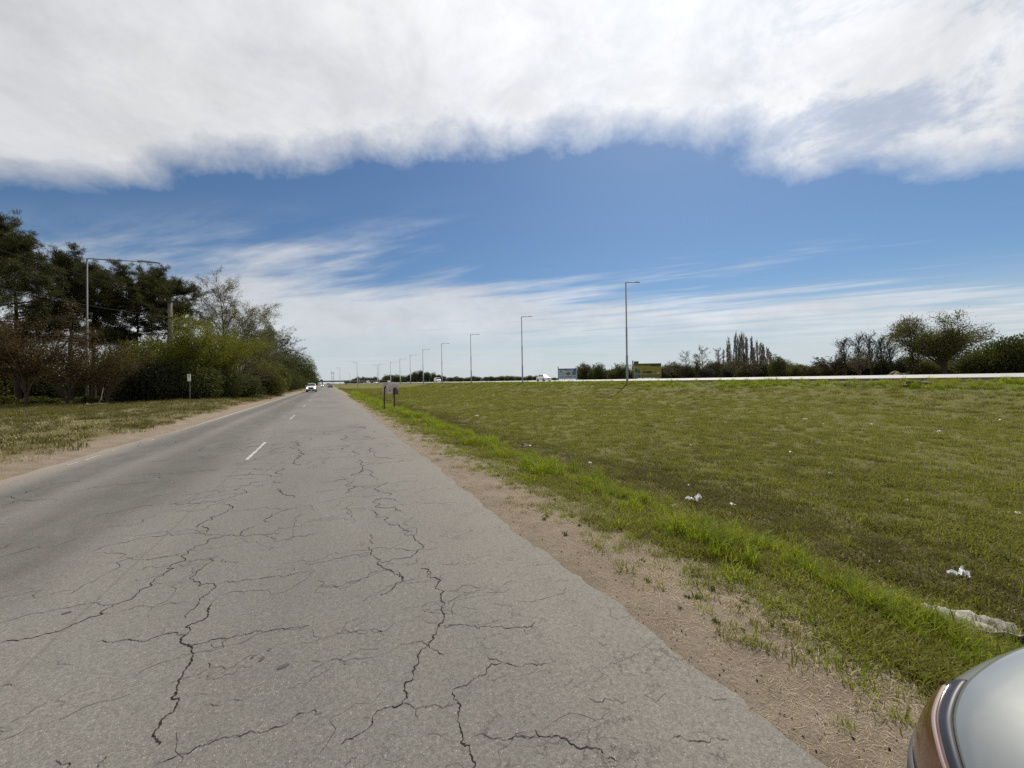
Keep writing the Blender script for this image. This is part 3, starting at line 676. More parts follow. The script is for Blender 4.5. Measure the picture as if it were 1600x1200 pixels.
def pine_tree(seed, loc, h, crown_w, crown_from, label, lean=(0, 0), dens=1.0, nbr=34):
    rng = np.random.RandomState(seed); h *= .90 if seed < 3 else .86
    o = empty('pine_tree', loc); tag(o, label, 'tree', 'pines on the left bank')
    S = []; tips = []
    n = 14; P = [np.zeros(3)]
    for i in range(n):
        t = (i+1)/n
        P.append(np.array([lean[0]*t*h+rng.normal(0, .05)*h*.06, lean[1]*t*h+rng.normal(0, .05)*h*.06, h*0.97*t]))
    r0 = h*0.0165
    for i in range(n): S.append((P[i], P[i+1], r0*(1-0.85*i/n), r0*(1-0.85*(i+1)/n), 0))
    P = np.array(P); zt = P[:, 2]
    C = []; D = []
    for b in range(nbr):
        t = crown_from + (1-crown_from)*((b+rng.rand())/nbr)**0.9
        z = t*h*0.97; q = np.array([np.interp(z, zt, P[:, 0]), np.interp(z, zt, P[:, 1]), z])
        tc_ = (t-crown_from)/(1-crown_from)
        L = crown_w*0.5*(0.62+0.60*math.sin(min(1, tc_*1.0+0.12)*math.pi))*(0.75+0.45*rng.rand())
        a = rng.rand()*6.283; el = -0.05+0.75*tc_+rng.normal(0, .12)
        d = np.array([math.cos(a)*math.cos(el), math.sin(a)*math.cos(el), math.sin(el)])
        pp = q; m = 5; rb = r0*0.30*(1-0.5*tc_)
        for i in range(m):
            d = d+rng.normal(0, .10, 3)+np.array([0, 0, .05]); d /= np.linalg.norm(d)
            p2 = pp+d*L/m; S.append((pp, p2, rb*(1-.8*i/m), rb*(1-.8*(i+1)/m), 1))
            if i >= 1:
                for c in range(rng.randint(2, 4)):
                    sd = d+rng.normal(0, .65, 3)+np.array([0, 0, .22]); sd /= np.linalg.norm(sd)
                    l2 = L*0.26*(0.5+rng.rand())
                    e = pp+(p2-pp)*rng.rand()+0; e2 = e+sd*l2
                    S.append((e, e2, rb*.25, rb*.12, 2))
                    for g in range(2): C.append(e+(e2-e)*(0.5+0.55*g)); D.append(sd)
            pp = p2
        C.append(pp); D.append(d)
    for k in range(8): C.append(P[-1]+rng.normal(0, .25, 3)); D.append(np.array([0, 0, 1.]))
    C = np.array(C); D = np.array(D)
    # needle tufts
    m = int(64*dens); n = len(C)
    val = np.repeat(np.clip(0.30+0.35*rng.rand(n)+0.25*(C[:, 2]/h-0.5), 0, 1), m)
    CC = np.repeat(C, m, 0)+rng.normal(0, 0.12, (n*m, 3))*np.array([1, 1, .75]); DD = np.repeat(D, m, 0)
    V, F = leaves_np(rng, CC, 0.27, 0.027, DD*0.55+np.array([0, 0, .25]), 1.0)
    wood('trunk', S, MAT['bark_dark'], o, 0.014)
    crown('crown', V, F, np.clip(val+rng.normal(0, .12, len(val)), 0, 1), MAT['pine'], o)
    return o

def lump_shape(rng, w, d, h, nl, up=0.25):
    """clump centres and radii filling a shrub's outline"""
    L = []
    for i in range(nl):
        a = rng.rand()*6.283; t = rng.rand()**0.5
        el = math.asin(min(1, up+(1-up)*rng.rand())) if rng.rand() < .6 else rng.rand()*0.9
        rr = 0.62+0.25*rng.rand()
        L.append((np.array([w/2*rr*math.cos(a)*math.cos(el)*(.5+.5*t), d/2*rr*math.sin(a)*math.cos(el)*(.5+.5*t), h*(0.16+0.62*math.sin(el)*rr*1.15)]), (0.13+0.13*rng.rand())*min(w, h*1.3)))
    return L
def bush_mesh(seed, w, d, h, n_leaf, leaf, nl=26, mat=None, up=0.2, lean_up=0.25):
    """returns (stem mesh, foliage mesh)"""
    rng = np.random.RandomState(seed)
    lumps = lump_shape(rng, w, d, h, nl, up)
    S = []
    for c, r in lumps:
        b = np.array([rng.normal(0, .06)*w, rng.normal(0, .06)*d, 0]); mid = (b+c)/2+rng.normal(0, .05, 3)*w; mid[2] = abs(mid[2])
        rad = 0.012+0.010*h
        S.append((b, mid, rad, rad*.6, 0)); S.append((mid, c, rad*.6, rad*.25, 1))
        for k in range(3):
            e = c+rand_dirs(rng, 1)[0]*r*0.95; S.append((c, e, rad*.22, rad*.1, 2))
    per = rng.dirichlet(np.array([r**2 for _, r in lumps])*300)*n_leaf
    Cs = []; Vs = []; Ds = []
    for (c, r), k in zip(lumps, per):
        k = int(k)
        if k < 3: continue
        dr = rand_dirs(rng, k); rr = r*(0.55+0.5*rng.rand(k)**0.6)
        p = c+dr*rr[:, None]*np.array([1.1, 1.1, 0.9]); p[:, 2] = np.maximum(p[:, 2], 0.03)
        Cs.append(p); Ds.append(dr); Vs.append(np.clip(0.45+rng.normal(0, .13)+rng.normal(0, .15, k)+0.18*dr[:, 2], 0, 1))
    C = np.concatenate(Cs); D = np.concatenate(Ds); val = np.concatenate(Vs)
    # low skirt so the foot meets the ground
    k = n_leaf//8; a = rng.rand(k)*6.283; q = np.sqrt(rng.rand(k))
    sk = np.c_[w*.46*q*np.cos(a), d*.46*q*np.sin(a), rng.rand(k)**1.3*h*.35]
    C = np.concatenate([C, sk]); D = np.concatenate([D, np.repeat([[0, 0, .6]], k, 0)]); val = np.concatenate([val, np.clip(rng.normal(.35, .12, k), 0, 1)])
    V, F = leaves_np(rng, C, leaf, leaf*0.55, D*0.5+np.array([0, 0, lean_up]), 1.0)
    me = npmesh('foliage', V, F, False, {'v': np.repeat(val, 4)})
    S2 = [(s[0], s[1], s[2], s[3]) for s in S]
    Vb, Fb = tubes_np(S2, 4)
    return npmesh('stems', Vb, Fb, True), me
def shrub(name, seed, loc, w, d, h, n_leaf, leaf, mat, bk, label, cat='shrub', group=None, nl=26, rz=0.0, up=0.2, lean_up=0.25):
    o = empty(name, loc, rz); tag(o, label, cat, group)
    a, b = bush_mesh(seed, w, d, h, n_leaf, leaf, nl, up=up, lean_up=lean_up)
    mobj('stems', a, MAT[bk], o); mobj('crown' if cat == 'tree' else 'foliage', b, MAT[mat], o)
    return o

BROAD = [(6, .06, .02, 8, .75, .62, .62, .22), (4, .14, .02, 6, .7, .62, .55, .2), (3, .18, .02, 5, .7, .6, .5, .15), (3, .2, .02, 4, .65, .6, .5, .1), (2, .2, 0, 0, 0, 0, 0, 0)]
UPRIGHT = [(7, .03, .02, 16, .42, .36, .42, .15), (4, .08, .10, 6, .45, .5, .5, .15), (3, .12, .08, 4, .45, .55, .5, .1), (2, .14, .05, 0, 0, 0, 0, 0)]
DENSE = [(8, .02, .02, 30, .55, .40, .40, .10), (4, .07, .12, 8, .5, .48, .5, .12), (3, .10, .08, 5, .5, .5, .5, .1), (2, .12, .05, 0, 0, 0, 0, 0)]
ROUND = [(3, .03, .02, 12, .72, 2.6, .50, .35), (5, .08, .02, 8, .55, .48, .55, .20), (4, .15, .0, 6, .7, .55, .5, .15), (3, .2, 0, 4, .6, .55, .5, .1), (2, .2, 0, 0, 0, 0, 0, 0)]
POPLAR = [(8, .015, .02, 32, .20, .20, .24, .08), (4, .04, .25, 6, .20, .50, .5, .1), (2, .05, .14, 3, .22, .55, .5, .1), (2, .06, .1, 0, 0, 0, 0, 0)]
MULTI = [(2, .10, .02, 7, .55, 3.2, .70, .05), (5, .16, .05, 6, .6, .55, .55, .22), (4, .2, .03, 5, .65, .55, .5, .15), (3, .22, .02, 3, .6, .55, .5, .1), (2, .2, 0, 0, 0, 0, 0, 0)]
def limb_tree(name, seed, loc, h, w, prm, r0, bk, mat, n_leaf, leaf, label, cat='tree', group=None, per_tip=4, vbias=0.5, leaf_from=2, hmin=0.0, lean=(0, 0), thin=0.010, spread=0.12):
    rng = np.random.RandomState(seed)
    o = empty(name, loc, rng.rand()*6.28) if lean == (0, 0) else empty(name, loc); tag(o, label, cat, group)
    S, T = [], []
    grow(rng, (0, 0, 0), (lean[0], lean[1], 1), 1.0, r0, 0, prm, S, T)
    S, T = fit(S, T, h, w)
    wood('trunk' if cat == 'tree' else 'stems', S, MAT[bk], o, thin)
    tips = [t for t in T if t[2] >= leaf_from and t[0][2] > hmin*h]
    if n_leaf and tips:
        ii = rng.randint(0, len(tips), n_leaf)
        TP = np.array([t[0] for t in tips]); TD = np.array([t[1] for t in tips])
        C = TP[ii]+rng.normal(0, spread, (n_leaf, 3))*np.array([1, 1, .8]) - TD[ii]*rng.rand(n_leaf)[:, None]*spread*3
        tv = rng.rand(len(tips))
        V, F = leaves_np(rng, C, leaf, leaf*.55, TD[ii]*.4)
        crown('crown' if cat == 'tree' else 'foliage', V, F, np.clip(vbias-.25+.5*tv[ii]+rng.normal(0, .14, n_leaf), 0, 1), MAT[mat], o)
    return o
def gz(x, y): return float(terrain(x, y))
def spot(px, Z): x, y = along(px, Z); return (x, y, gz(x, y)-0.04)

# ------------------------------------------------------------------ trees and shrubs of the left bank
pine_tree(1, spot(-42, 30), height_for(-15, 312, 30), 6.8, .36, 'tallest dark pine at the outer end of the bank', (.03, .01), 1.1, 46)
pine_tree(2, spot(28, 36), height_for(30, 368, 36), 6.6, .30, 'dense broad pine between the tallest pine and the bare-trunked pine', (0, 0), 1.1, 46)
pine_tree(3, spot(110, 36), height_for(118, 384, 36), 5.6, .42, 'tall pine with a long bare trunk beside the leaning lamp post', (.015, .0), 1.0, 44)
pine_tree(4, spot(146, 40), height_for(150, 398, 40), 5.2, .40, 'pine close behind the lamp post with sparse lower limbs', (.01, .02), 1.0, 42)
pine_tree(5, spot(214, 41), height_for(225, 424, 41), 8.4, .50, 'spreading flat-topped pine behind the concrete utility pole', (.02, .0), 1.1, 60)
pine_tree(6, spot(262, 44), height_for(290, 430, 44), 6.6, .58, 'pine leaning towards the road beside the bare poplar', (.03, -.02), 1.1, 44)
pine_tree(7, spot(408, 80), height_for(408, 512, 80), 11.0, .35, 'dark pine further along the road beyond the green budding tree', (.0, .0), .6, 40)
pine_tree(8, spot(432, 92), height_for(432, 532, 92), 11.5, .30, 'last dark pine before the tall rounded roadside tree', (.0, .0), .6, 36)

limb_tree('bare_poplar', 21, spot(352, 48), height_for(345, 428, 48), 6.2, DENSE, .15, 'bark_grey', 'buds', 16000, .10, 'tall bare poplar with pale spring buds above the green tree', vbias=.5, thin=.013, spread=.20)
limb_tree('budding_tree', 22, spot(384, 52), height_for(384, 466, 52), 9.0, DENSE, .14, 'bark_grey', 'buds', 26000, .11, 'yellow-budding tree right beside the bare poplar', vbias=.6, thin=.012, spread=.25)
limb_tree('budding_tree', 26, spot(408, 64), height_for(408, 506, 64), 8.0, MULTI, .13, 'bark_grey', 'olive', 22000, .15, 'olive tree coming into leaf beyond the yellow-budding one', hmin=.2, vbias=.6, thin=.012, spread=.3)
limb_tree('budding_tree', 23, spot(290, 36.4), height_for(300, 488, 36.4), 8.6, MULTI, .10, 'bark_brown', 'budding', 26000, .12, 'bright green budding tree behind the utility pole', hmin=.35, vbias=.55, thin=.010, spread=.28)
limb_tree('budding_tree', 24, spot(352, 40), height_for(352, 500, 40), 10.0, MULTI, .10, 'bark_brown', 'budding', 34000, .12, 'bright green budding tree overhanging the dark roadside shrubs', hmin=.42, vbias=.45, thin=.010, spread=.28)
limb_tree('budding_tree', 25, spot(232, 37), height_for(232, 530, 37), 5.0, MULTI, .07, 'bark_brown', 'budding', 6000, .12, 'slender green sapling between the utility pole and the lamp post', vbias=.5, spread=.25)
limb_tree('russet_tree', 31, spot(40, 27.5), height_for(40, 470, 27.5), 6.0, MULTI, .095, 'bark_brown', 'rust', 9500, .12, 'russet-leaved small tree with forked stems at the outer end of the bank', vbias=.30, thin=.008, spread=.22)
limb_tree('russet_tree', 32, spot(106, 29.5), height_for(112, 505, 29.5), 6.0, MULTI, .105, 'bark_brown', 'rust', 7400, .12, 'russet and green small tree with several stems in front of the lamp post', vbias=.45, thin=.008, spread=.22)
limb_tree('russet_tree', 33, spot(-30, 28), height_for(-30, 480, 28), 5.0, MULTI, .09, 'bark_brown', 'rust', 5200, .12, 'dense russet tree under the tallest pine', vbias=.25, thin=.008, spread=.22)
limb_tree('russet_tree', 34, spot(168, 30.5), height_for(172, 540, 30.5), 4.4, MULTI, .06, 'bark_brown', 'rust', 6000, .12, 'low russet sapling with arching stems beside the dull grey shrub', vbias=.60, thin=.008, spread=.25)
EV = 'roadside shrubs along the left bank'
sh = [ # px, Z, top py, width m, mat, n leaf, label
 (238, 34.5, 556, 5.4, 'grey_shrub', 15000, 'dull grey-green shrub beside the white marker post'),
 (204, 34, 582, 3.6, 'grey_shrub', 8000, 'low dull shrub at the foot of the russet sapling'),
 (300, 35.5, 552, 4.6, 'evergreen', 15000, 'dark arching evergreen behind the white marker post'),
 (336, 38, 572, 4.4, 'evergreen', 13000, 'dark evergreen shrub with layered boughs past the marker post'),
 (372, 44, 576, 5.0, 'evergreen', 13000, 'rounded dark shrub under the bright budding trees'),
 (402, 54, 566, 6.2, 'olive', 14000, 'olive feathery shrub leaning over the verge'),
 (428, 68, 562, 6.0, 'olive', 11000, 'pale olive shrub between two darker roadside shrubs'),
 (447, 86, 566, 7.0, 'evergreen', 11000, 'rounded shrub at the foot of the tall roadside tree'),
]
for i, (px, Z, top, w, mt, n, lab) in enumerate(sh):
    shrub('roadside_shrub', 40+i, spot(px, Z), w, w*.8, height_for(px, top, Z)-gz(*along(px, Z))+.1, n, .15 if Z < 50 else .2, mt, 'bark_brown', lab, group=EV, nl=34)
shrub('roadside_tree', 64, spot(431, 82), 9.5, 8, height_for(431, 527, 82), 17000, .22, 'evergreen', 'bark_dark', 'dense rounded tree in front of the far dark pines', 'tree', nl=44, up=.1)
shrub('roadside_tree', 60, spot(454, 100), 12, 10, height_for(450, 531, 100), 17000, .26, 'evergreen', 'bark_dark', 'tall rounded roadside tree at the end of the dense bank', 'tree', nl=44, up=.1)
shrub('roadside_tree', 61, spot(475, 146), 10, 9, height_for(476, 550, 146), 9000, .3, 'evergreen', 'bark_dark', 'smaller rounded tree past the tall roadside tree', 'tree', nl=36, up=.1)
shrub('roadside_tree', 62, spot(487, 232), 7.0, 7, height_for(487, 577, 232), 6000, .4, 'evergreen', 'bark_dark', 'lone dark round tree beyond the oncoming pickup', 'tree', nl=30, up=.1)
shrub('roadside_shrub', 63, spot(466, 128), 7.5, 6, 4.2, 6000, .25, 'olive', 'bark_brown', 'low olive shrub in front of the smaller rounded tree', group=EV)
# understorey behind, seen between the trunks
for i, (px, Z, top, w, lab) in enumerate([(-70, 40, 560, 9, 'dark thicket under the tallest pine'), (10, 46, 568, 9.5, 'dark thicket behind the forked russet tree'), (85, 46, 575, 8, 'low thicket behind the long bare pine trunk'),
                                           (150, 46, 570, 8, 'thicket behind the lamp post foot'), (205, 48, 560, 8, 'thicket behind the low dull shrub'), (262, 50, 548, 9, 'thicket behind the utility pole'), (330, 56, 540, 10, 'thicket behind the bright budding trees'), (-20, 43, 515, 8, 'tall thicket behind the russet trees under the tallest pine'), (60, 45, 528, 7, 'tall thicket between the tallest pine and the bare-trunked pine'), (180, 45, 520, 7.5, 'tall thicket between the lamp post and the flat-topped pine'), (250, 47, 505, 8, 'tall thicket right behind the utility pole')]):
    shrub('thicket', 70+i, spot(px, Z), w, w*.6, height_for(px, top, Z), 9000, .22, 'evergreen' if i % 2 else 'olive', 'bark_brown', lab, group='thickets behind the left bank', nl=30)
for i, (px, Z, w, h, lab) in enumerate([(8, 29, 2.6, .9, 'low green undergrowth at the foot of the forked russet tree'), (62, 30, 2.4, .8, 'low green undergrowth between the two big russet trees'), (138, 31, 2.2, .7, 'low green undergrowth beside the dead branch')]):
    shrub('undergrowth', 85+i, spot(px, Z), w, w*.6, h, 3500, .11, 'olive', 'bark_brown', lab, group='undergrowth of the left bank', nl=16)
# dead branch lying on the bank
bx, by = along(132, 28.6)
mb = MB(); rb = random.Random(5); p = Vector((0, 0, .06)); pts = [p.copy()]; rad = [.05]
for i in range(9):
    p = p+Vector((.20, -.02, rb.uniform(-.03, .035))); p.z = max(.04, p.z); pts.append(p.copy()); rad.append(.05-.004*i)
mb.tube(pts, rad, 6)
mb.tube([pts[5], pts[5]+Vector((.25, 0, .35)), pts[5]+Vector((.30, .02, .8)), pts[5]+Vector((.42, .0, 1.15))], [.035, .03, .022, .01], 5)
mb.tube([pts[2], pts[2]+Vector((.1, -.3, .12)), pts[2]+Vector((.35, -.6, .05))], [.03, .022, .01], 5)
ob = mb.build('dead_branch', MAT['bark_pale'], smooth=True); ob.location = (bx, by, gz(bx, by)-.02); ob.rotation_euler = (0, 0, -.4)
tag(ob, 'pale dead branch lying at the foot of the russet tree', 'branch')

# ------------------------------------------------------------------ trees beyond the highway
HEDGE = 'hedgerow shrubs beyond the highway'
variants = []
for i in range(6):
    variants.append((bush_mesh(100+i, 1.0*5, 4.2, 3.4+.2*i, 7000, .20, 30), ['evergreen', 'olive', 'grey_shrub', 'evergreen', 'olive', 'far_leaf'][i]))
_bare = []
def hedge(px, x, top, wpx, var, name='hedge_shrub', label='leafy shrub in the hedgerow beyond the highway', group=HEDGE):
    X, Y, Z = lateral(px, x)
    (st, fo), mt = variants[var]
    h = height_for(px, top, Z)-gz(X, Y); w = wpx/F_PX*Z
    o = empty(name, (X, Y, gz(X, Y)-.05), px*1.7 % 6.28); o.scale = (w/5, w/5, h/(3.2+.2*var)); tag(o, label, 'shrub', group)
    a = mobj('stems', st, MAT['bark_brown'], o); mobj('foliage', fo, MAT[mt], o)
    return o
hr = random.Random(8)
for px in range(912, 992, 9): hedge(px+hr.uniform(-2, 2), 76+hr.uniform(-2, 5), 573+hr.uniform(-6, 8), 24+hr.uniform(0, 8), hr.choice((0, 1, 2, 3)), label='dark leafy shrub in the hedgerow between the two billboards', group='hedgerow between the billboards')
for px in range(1034, 1122, 10): hedge(px+hr.uniform(-2, 2), 80+hr.uniform(-2, 5), 568+hr.uniform(-6, 9), 26+hr.uniform(0, 8), hr.choice((0, 2, 3, 5)), label='dark shrub in the hedgerow between the yellow billboard and the poplars', group='hedgerow by the yellow billboard')
for px in range(1120, 1215, 10): hedge(px+hr.uniform(-2, 2), 92+hr.uniform(-2, 3), 566+hr.uniform(-8, 9), 26+hr.uniform(0, 6), hr.choice((2, 5, 0)), label='dull shrub at the foot of the bare poplar row', group='shrubs under the poplar row')
for px in range(1214, 1292, 11): hedge(px+hr.uniform(-2, 2), 78+hr.uniform(-2, 5), (560 if px < 1240 else 568)+hr.uniform(-7, 9), 28+hr.uniform(0, 8), hr.choice((0, 1, 4, 3)), label='green shrub in the hedgerow between the poplars and the small bare tree', group='hedgerow past the poplars')
for px in range(1296, 1420, 14): hedge(px+hr.uniform(-3, 3), 84+hr.uniform(-2, 4), 563+hr.uniform(-9, 10), 32+hr.uniform(0, 10), hr.choice((2, 5, 2, 4)), label='grey-green shrub under the bare willows', group='shrubs under the willows')
for px in range(1420, 1560, 18): hedge(px+hr.uniform(-3, 3), 86+hr.uniform(-2, 4), 560+hr.uniform(-5, 6), 46+hr.uniform(0, 14), hr.choice((0, 1, 4)), label='dark shrub behind the big round-crowned tree', group='shrubs behind the round-crowned tree')
for px, top in ((1548, 532), (1572, 524), (1596, 519), (1622, 522), (1660, 516), (1530, 545)):
    hedge(px, 84+hr.uniform(-1, 5), top, 62, hr.choice((0, 3)), 'evergreen_tree', 'dense dark evergreen tree beyond the round-crowned tree', 'evergreens past the round-crowned tree')['category'] = 'tree'
# far low treeline left of the billboards
for px in range(604, 868, 9):
    top = 586 if px < 640 else (577 if px < 690 else 587)
    if 640 <= px < 690: top = {0: 583, 1: 579, 2: 577, 3: 580, 4: 582, 5: 585}[(px-640)//9]
    hedge(px+hr.uniform(-2, 2), 105+hr.uniform(-6, 10), top+hr.uniform(-2, 2.5), 14+hr.uniform(0, 6), hr.choice((0, 5, 2, 3)), 'distant_tree', 'small distant tree in the low treeline behind the highway vans', 'distant treeline behind the highway')['category'] = 'tree'
for px in range(545, 606, 7):
    hedge(px+hr.uniform(-2, 2), 62+hr.uniform(6, 20) if px > 560 else 55, 592+hr.uniform(-3, 2) if px not in (559, 566, 587) else 588, 10+hr.uniform(0, 5), hr.choice((5, 0)), 'distant_tree', 'tiny far tree where highway and road meet the horizon', 'farthest trees on the horizon')['category'] = 'tree'

def far_limb(name, seed, px, x, top, wpx, prm, r0, bk, mat, nl, leaf, label, **k):
    X, Y, Z = lateral(px, x)
    return limb_tree(name, seed, (X, Y, gz(X, Y)-.05), height_for(px, top, Z)-gz(X, Y), wpx/F_PX*Z, prm, r0, bk, mat, nl, leaf, label, **k)
far_limb('bare_tree', 120, 1072, 84, 546, 26, UPRIGHT, .10, 'bark_grey', 'buds', 250, .14, 'thin bare tree nearest the yellow billboard', thin=.022)
far_limb('bare_tree', 121, 1099, 84, 539, 28, UPRIGHT, .14, 'bark_grey', 'buds', 900, .16, 'taller bare tree with pale twigs before the poplar row', thin=.024)
far_limb('bare_tree', 122, 1124, 86, 542, 16, UPRIGHT, .10, 'bark_grey', 'buds', 160, .14, 'slim bare tree right before the first poplar', thin=.022)
for i, (px, top, w, lab) in enumerate(((1048, 563, 22, 'twiggy leafless bush right beside the yellow billboard'), (1086, 560, 24, 'twiggy leafless bush between the thin bare trees'), (1146, 556, 30, 'twiggy leafless thicket under the first poplars'), (1180, 558, 34, 'twiggy leafless thicket under the middle poplars'), (1212, 560, 26, 'twiggy leafless bush past the last poplar'), (1262, 566, 24, 'twiggy leafless bush in the green hedgerow past the poplars'), (1340, 552, 34, 'twiggy leafless thicket under the willows'), (946, 570, 18, 'twiggy leafless bush between the two billboards'))):
    far_limb('bare_bush', 170+i, px, 76, top, w, MULTI, .05, 'bark_brown' if i % 2 else 'bark_grey', 'buds', 500, .16, lab, cat='shrub', group='leafless bushes in the hedgerow', thin=.024, spread=.3)
# row of bare columnar poplars: four shapes, copied along the row
pop = [(1135.5, 537), (1142, 524), (1149, 516), (1156, 521), (1160, 519), (1165, 528), (1169.5, 521), (1177.5, 527), (1184, 530), (1189, 538), (1194, 535), (1199, 541), (1206, 546), (1130, 546), (1153, 530), (1173, 534), (1181, 541), (1139, 530), (1145.5, 520), (1151, 524), (1158, 517), (1163, 522), (1167, 525), (1175, 524), (1186.5, 533), (1191.5, 534), (1197, 539), (1203, 543)]
protos = []
for i in range(4):
    X, Y, Z = lateral(pop[i][0], 96)
    h = height_for(pop[i][0], pop[i][1], Z)-gz(X, Y)
    o = limb_tree('columnar_poplar', 130+i, (X, Y, gz(X, Y)-.05), h, 1.05, POPLAR, .11, 'bark_poplar', 'buds', 0, .1, 'bare columnar poplar in the row beyond the highway', group='poplar row', thin=.026)
    protos.append((o, h))
for i, (px, top) in enumerate(pop[4:]):
    X, Y, Z = lateral(px, 96+hr.uniform(-2, 2)); h = height_for(px, top, Z)-gz(X, Y)
    o, h0 = protos[i % 4]; c = copy_tree(o); c.location = (X, Y, gz(X, Y)-.05); c.rotation_euler = (0, 0, i*1.3); c.scale = (.8+.3*hr.random(),)*2+(h/h0,)
far_limb('bare_tree', 140, 1303, 78, 549, 46, ROUND, .13, 'bark_brown', 'buds', 250, .14, 'small bare round tree alone in front of the willows', thin=.026)
wl = [(1322, 527, 'thin bare willow at the near end of the clump'), (1345, 518, 'leaning bare willow with the densest twigs'), (1362, 516, 'tall bare willow in the middle of the clump'), (1378, 526, 'bare willow leaning behind the tallest one'), (1394, 524, 'bare willow beside the big round-crowned tree')]
for i, (px, top, lab) in enumerate(wl):
    far_limb('bare_willow', 150+i, px, 80+i, top, 36, UPRIGHT, .14, 'bark_grey', 'grey_shrub', 1500, .16, lab, thin=.024, lean=(-.22, -.05), group='willow clump', spread=.3)
far_limb('round_crowned_tree', 160, 1476, 75, 486, 98, ROUND, .34, 'bark_dark', 'olive', 34000, .16, 'big round-crowned tree just coming into leaf beyond the highway', thin=.026, spread=.42, leaf_from=2, vbias=.78)
far_limb('budding_tree', 161, 1428, 77, 540, 22, UPRIGHT, .08, 'bark_brown', 'olive', 1100, .2, 'smaller olive tree tucked against the round-crowned tree', thin=.022, spread=.3)
far_limb('budding_tree', 162, 918, 79, 564, 24, ROUND, .14, 'bark_brown', 'buds', 2200, .2, 'bushy tan tree behind the white and blue billboard', thin=.03, spread=.3)
far_limb('budding_tree', 163, 968, 79, 567, 14, UPRIGHT, .1, 'bark_brown', 'buds', 700, .2, 'pale green budding tree just before the yellow billboard', thin=.03, spread=.3)

# ------------------------------------------------------------------ lamp posts and poles
def lamp_post(loc, h, arm, side, label, group, arm_rise=.1, lean=(0, 0), head=.75, name='street_lamp', r=.115, steel='galv'):
    o = empty(name, loc); tag(o, label, 'street lamp', group)
    top = Vector((lean[0]*h, lean[1]*h, h))
    m = MB(); pts = [top*t for t in (0, .28, .281, .56, .561, 1)]
    m.tube([Vector((0, 0, -.3))]+pts, [r*1.25, r*1.25, r*1.25, r, r, r*.8, r*.8], 10); m.build('pole', MAT[steel], o, True)
    m = MB(); m.tube([Vector((0, 0, -.05)), Vector((0, 0, .12))], [r*2.1, r*2.1], 10); m.build('base_collar', MAT[steel], o)
    e = top+Vector((side*(arm-head*.5), 0, arm_rise))
    m = MB(); m.tube([top+Vector((0, 0, -.05)), top+Vector((side*.05, 0, 0)), e], [r*.62, r*.62, r*.5], 8); m.build('arm', MAT[steel], o, True)
    c = top+Vector((side*arm, 0, arm_rise+.02))
    m = MB(); w = .15
    prof = [(-.5, .045, .35), (-.4, .07, .7), (-.1, .075, 1), (.3, .05, 1), (.5, .025, .75)]
    V = []
    for t, th, ww in prof:
        V += [c+Vector((side*t*head, -w*ww, -.02)), c+Vector((side*t*head, w*ww, -.02)), c+Vector((side*t*head, w*ww*.8, th)), c+Vector((side*t*head, -w*ww*.8, th))]
    F = [(0, 1, 2, 3), (16, 19, 18, 17)]
    for i in range(4):
        for j in range(4): F.append((i*4+j, (i+1)*4+j, (i+1)*4+(j+1) % 4, i*4+(j+1) % 4))
    m.add(V, F); hd = m.build('lamp_head', MAT['lamp_head'], o)
    m = MB(); m.box(c+Vector((side*.1*head, 0, -.026)), (head*.62, w*1.5, .012)); m.build('lens', MAT['lens'], hd)
    return o
HL = 'lamp posts along the highway'
lp = [(980, 441), (816.5, 495), (736.5, 523), (691, 537), (661.5, 546.5), (641.5, 555), (625.5, 561), (610.5, 566), (592.5, 569)]
first = None
for i, (px, top) in enumerate(lp):
    x, y, Z = lateral(px, 34.2); z = gz(x, y)
    lab = 'galvanised lamp post in the row along the near edge of the highway'
    if i == 0: lab = 'tall lamp post in front of the yellow billboard'
    if i == 1: lab = 'lamp post just before the white hatchback on the highway'
    h = height_for(px, top, Z)-z
    if first is None: first = o = lamp_post((x, y, z), h, 1.9, 1, lab, HL); h0 = h
    else:
        o = copy_tree(first); o.location = (x, y, z); o.scale = (1+.12*max(0, i-1),)*2+(h/h0,); o['label'] = lab
# lamps with arms the other way, further along
for px, top, Z in ((558.5, 566.5, 235), (531.5, 575, 300), (547, 583, 420), (590, 571, 260), (561, 585, 460)):
    x, y = along(px, Z); z = gz(x, y); h = height_for(px, top, Z)-z
    o = copy_tree(first); o.location = (x, y, z); o.scale = (1.4, 1.4, h/h0); o.rotation_euler = (0, 0, math.pi)
    o['label'] = 'far lamp post with its arm towards the two-lane road'; o['group'] = 'far lamp posts beside the two-lane road'
# left bank lamps
x, y = along(136, 33); z = gz(x, y)
lamp_post((x, y, z), height_for(138, 404, 33)-z, 4.0, 1, 'grey lamp post with a long arm standing among the pines', 'lamp posts on the left bank', .12, (.016, 0), 1.5, r=.075, steel='dull_galv')
x, y = along(404, 86); z = gz(x, y)
lamp_post((x, y, z), height_for(415, 534, 86)-z, 4.0, 1, 'lamp post whose arm sticks out of the dark roadside trees', 'lamp posts on the left bank', .05, (0, 0), 1.5, r=.07, steel='dull_galv')

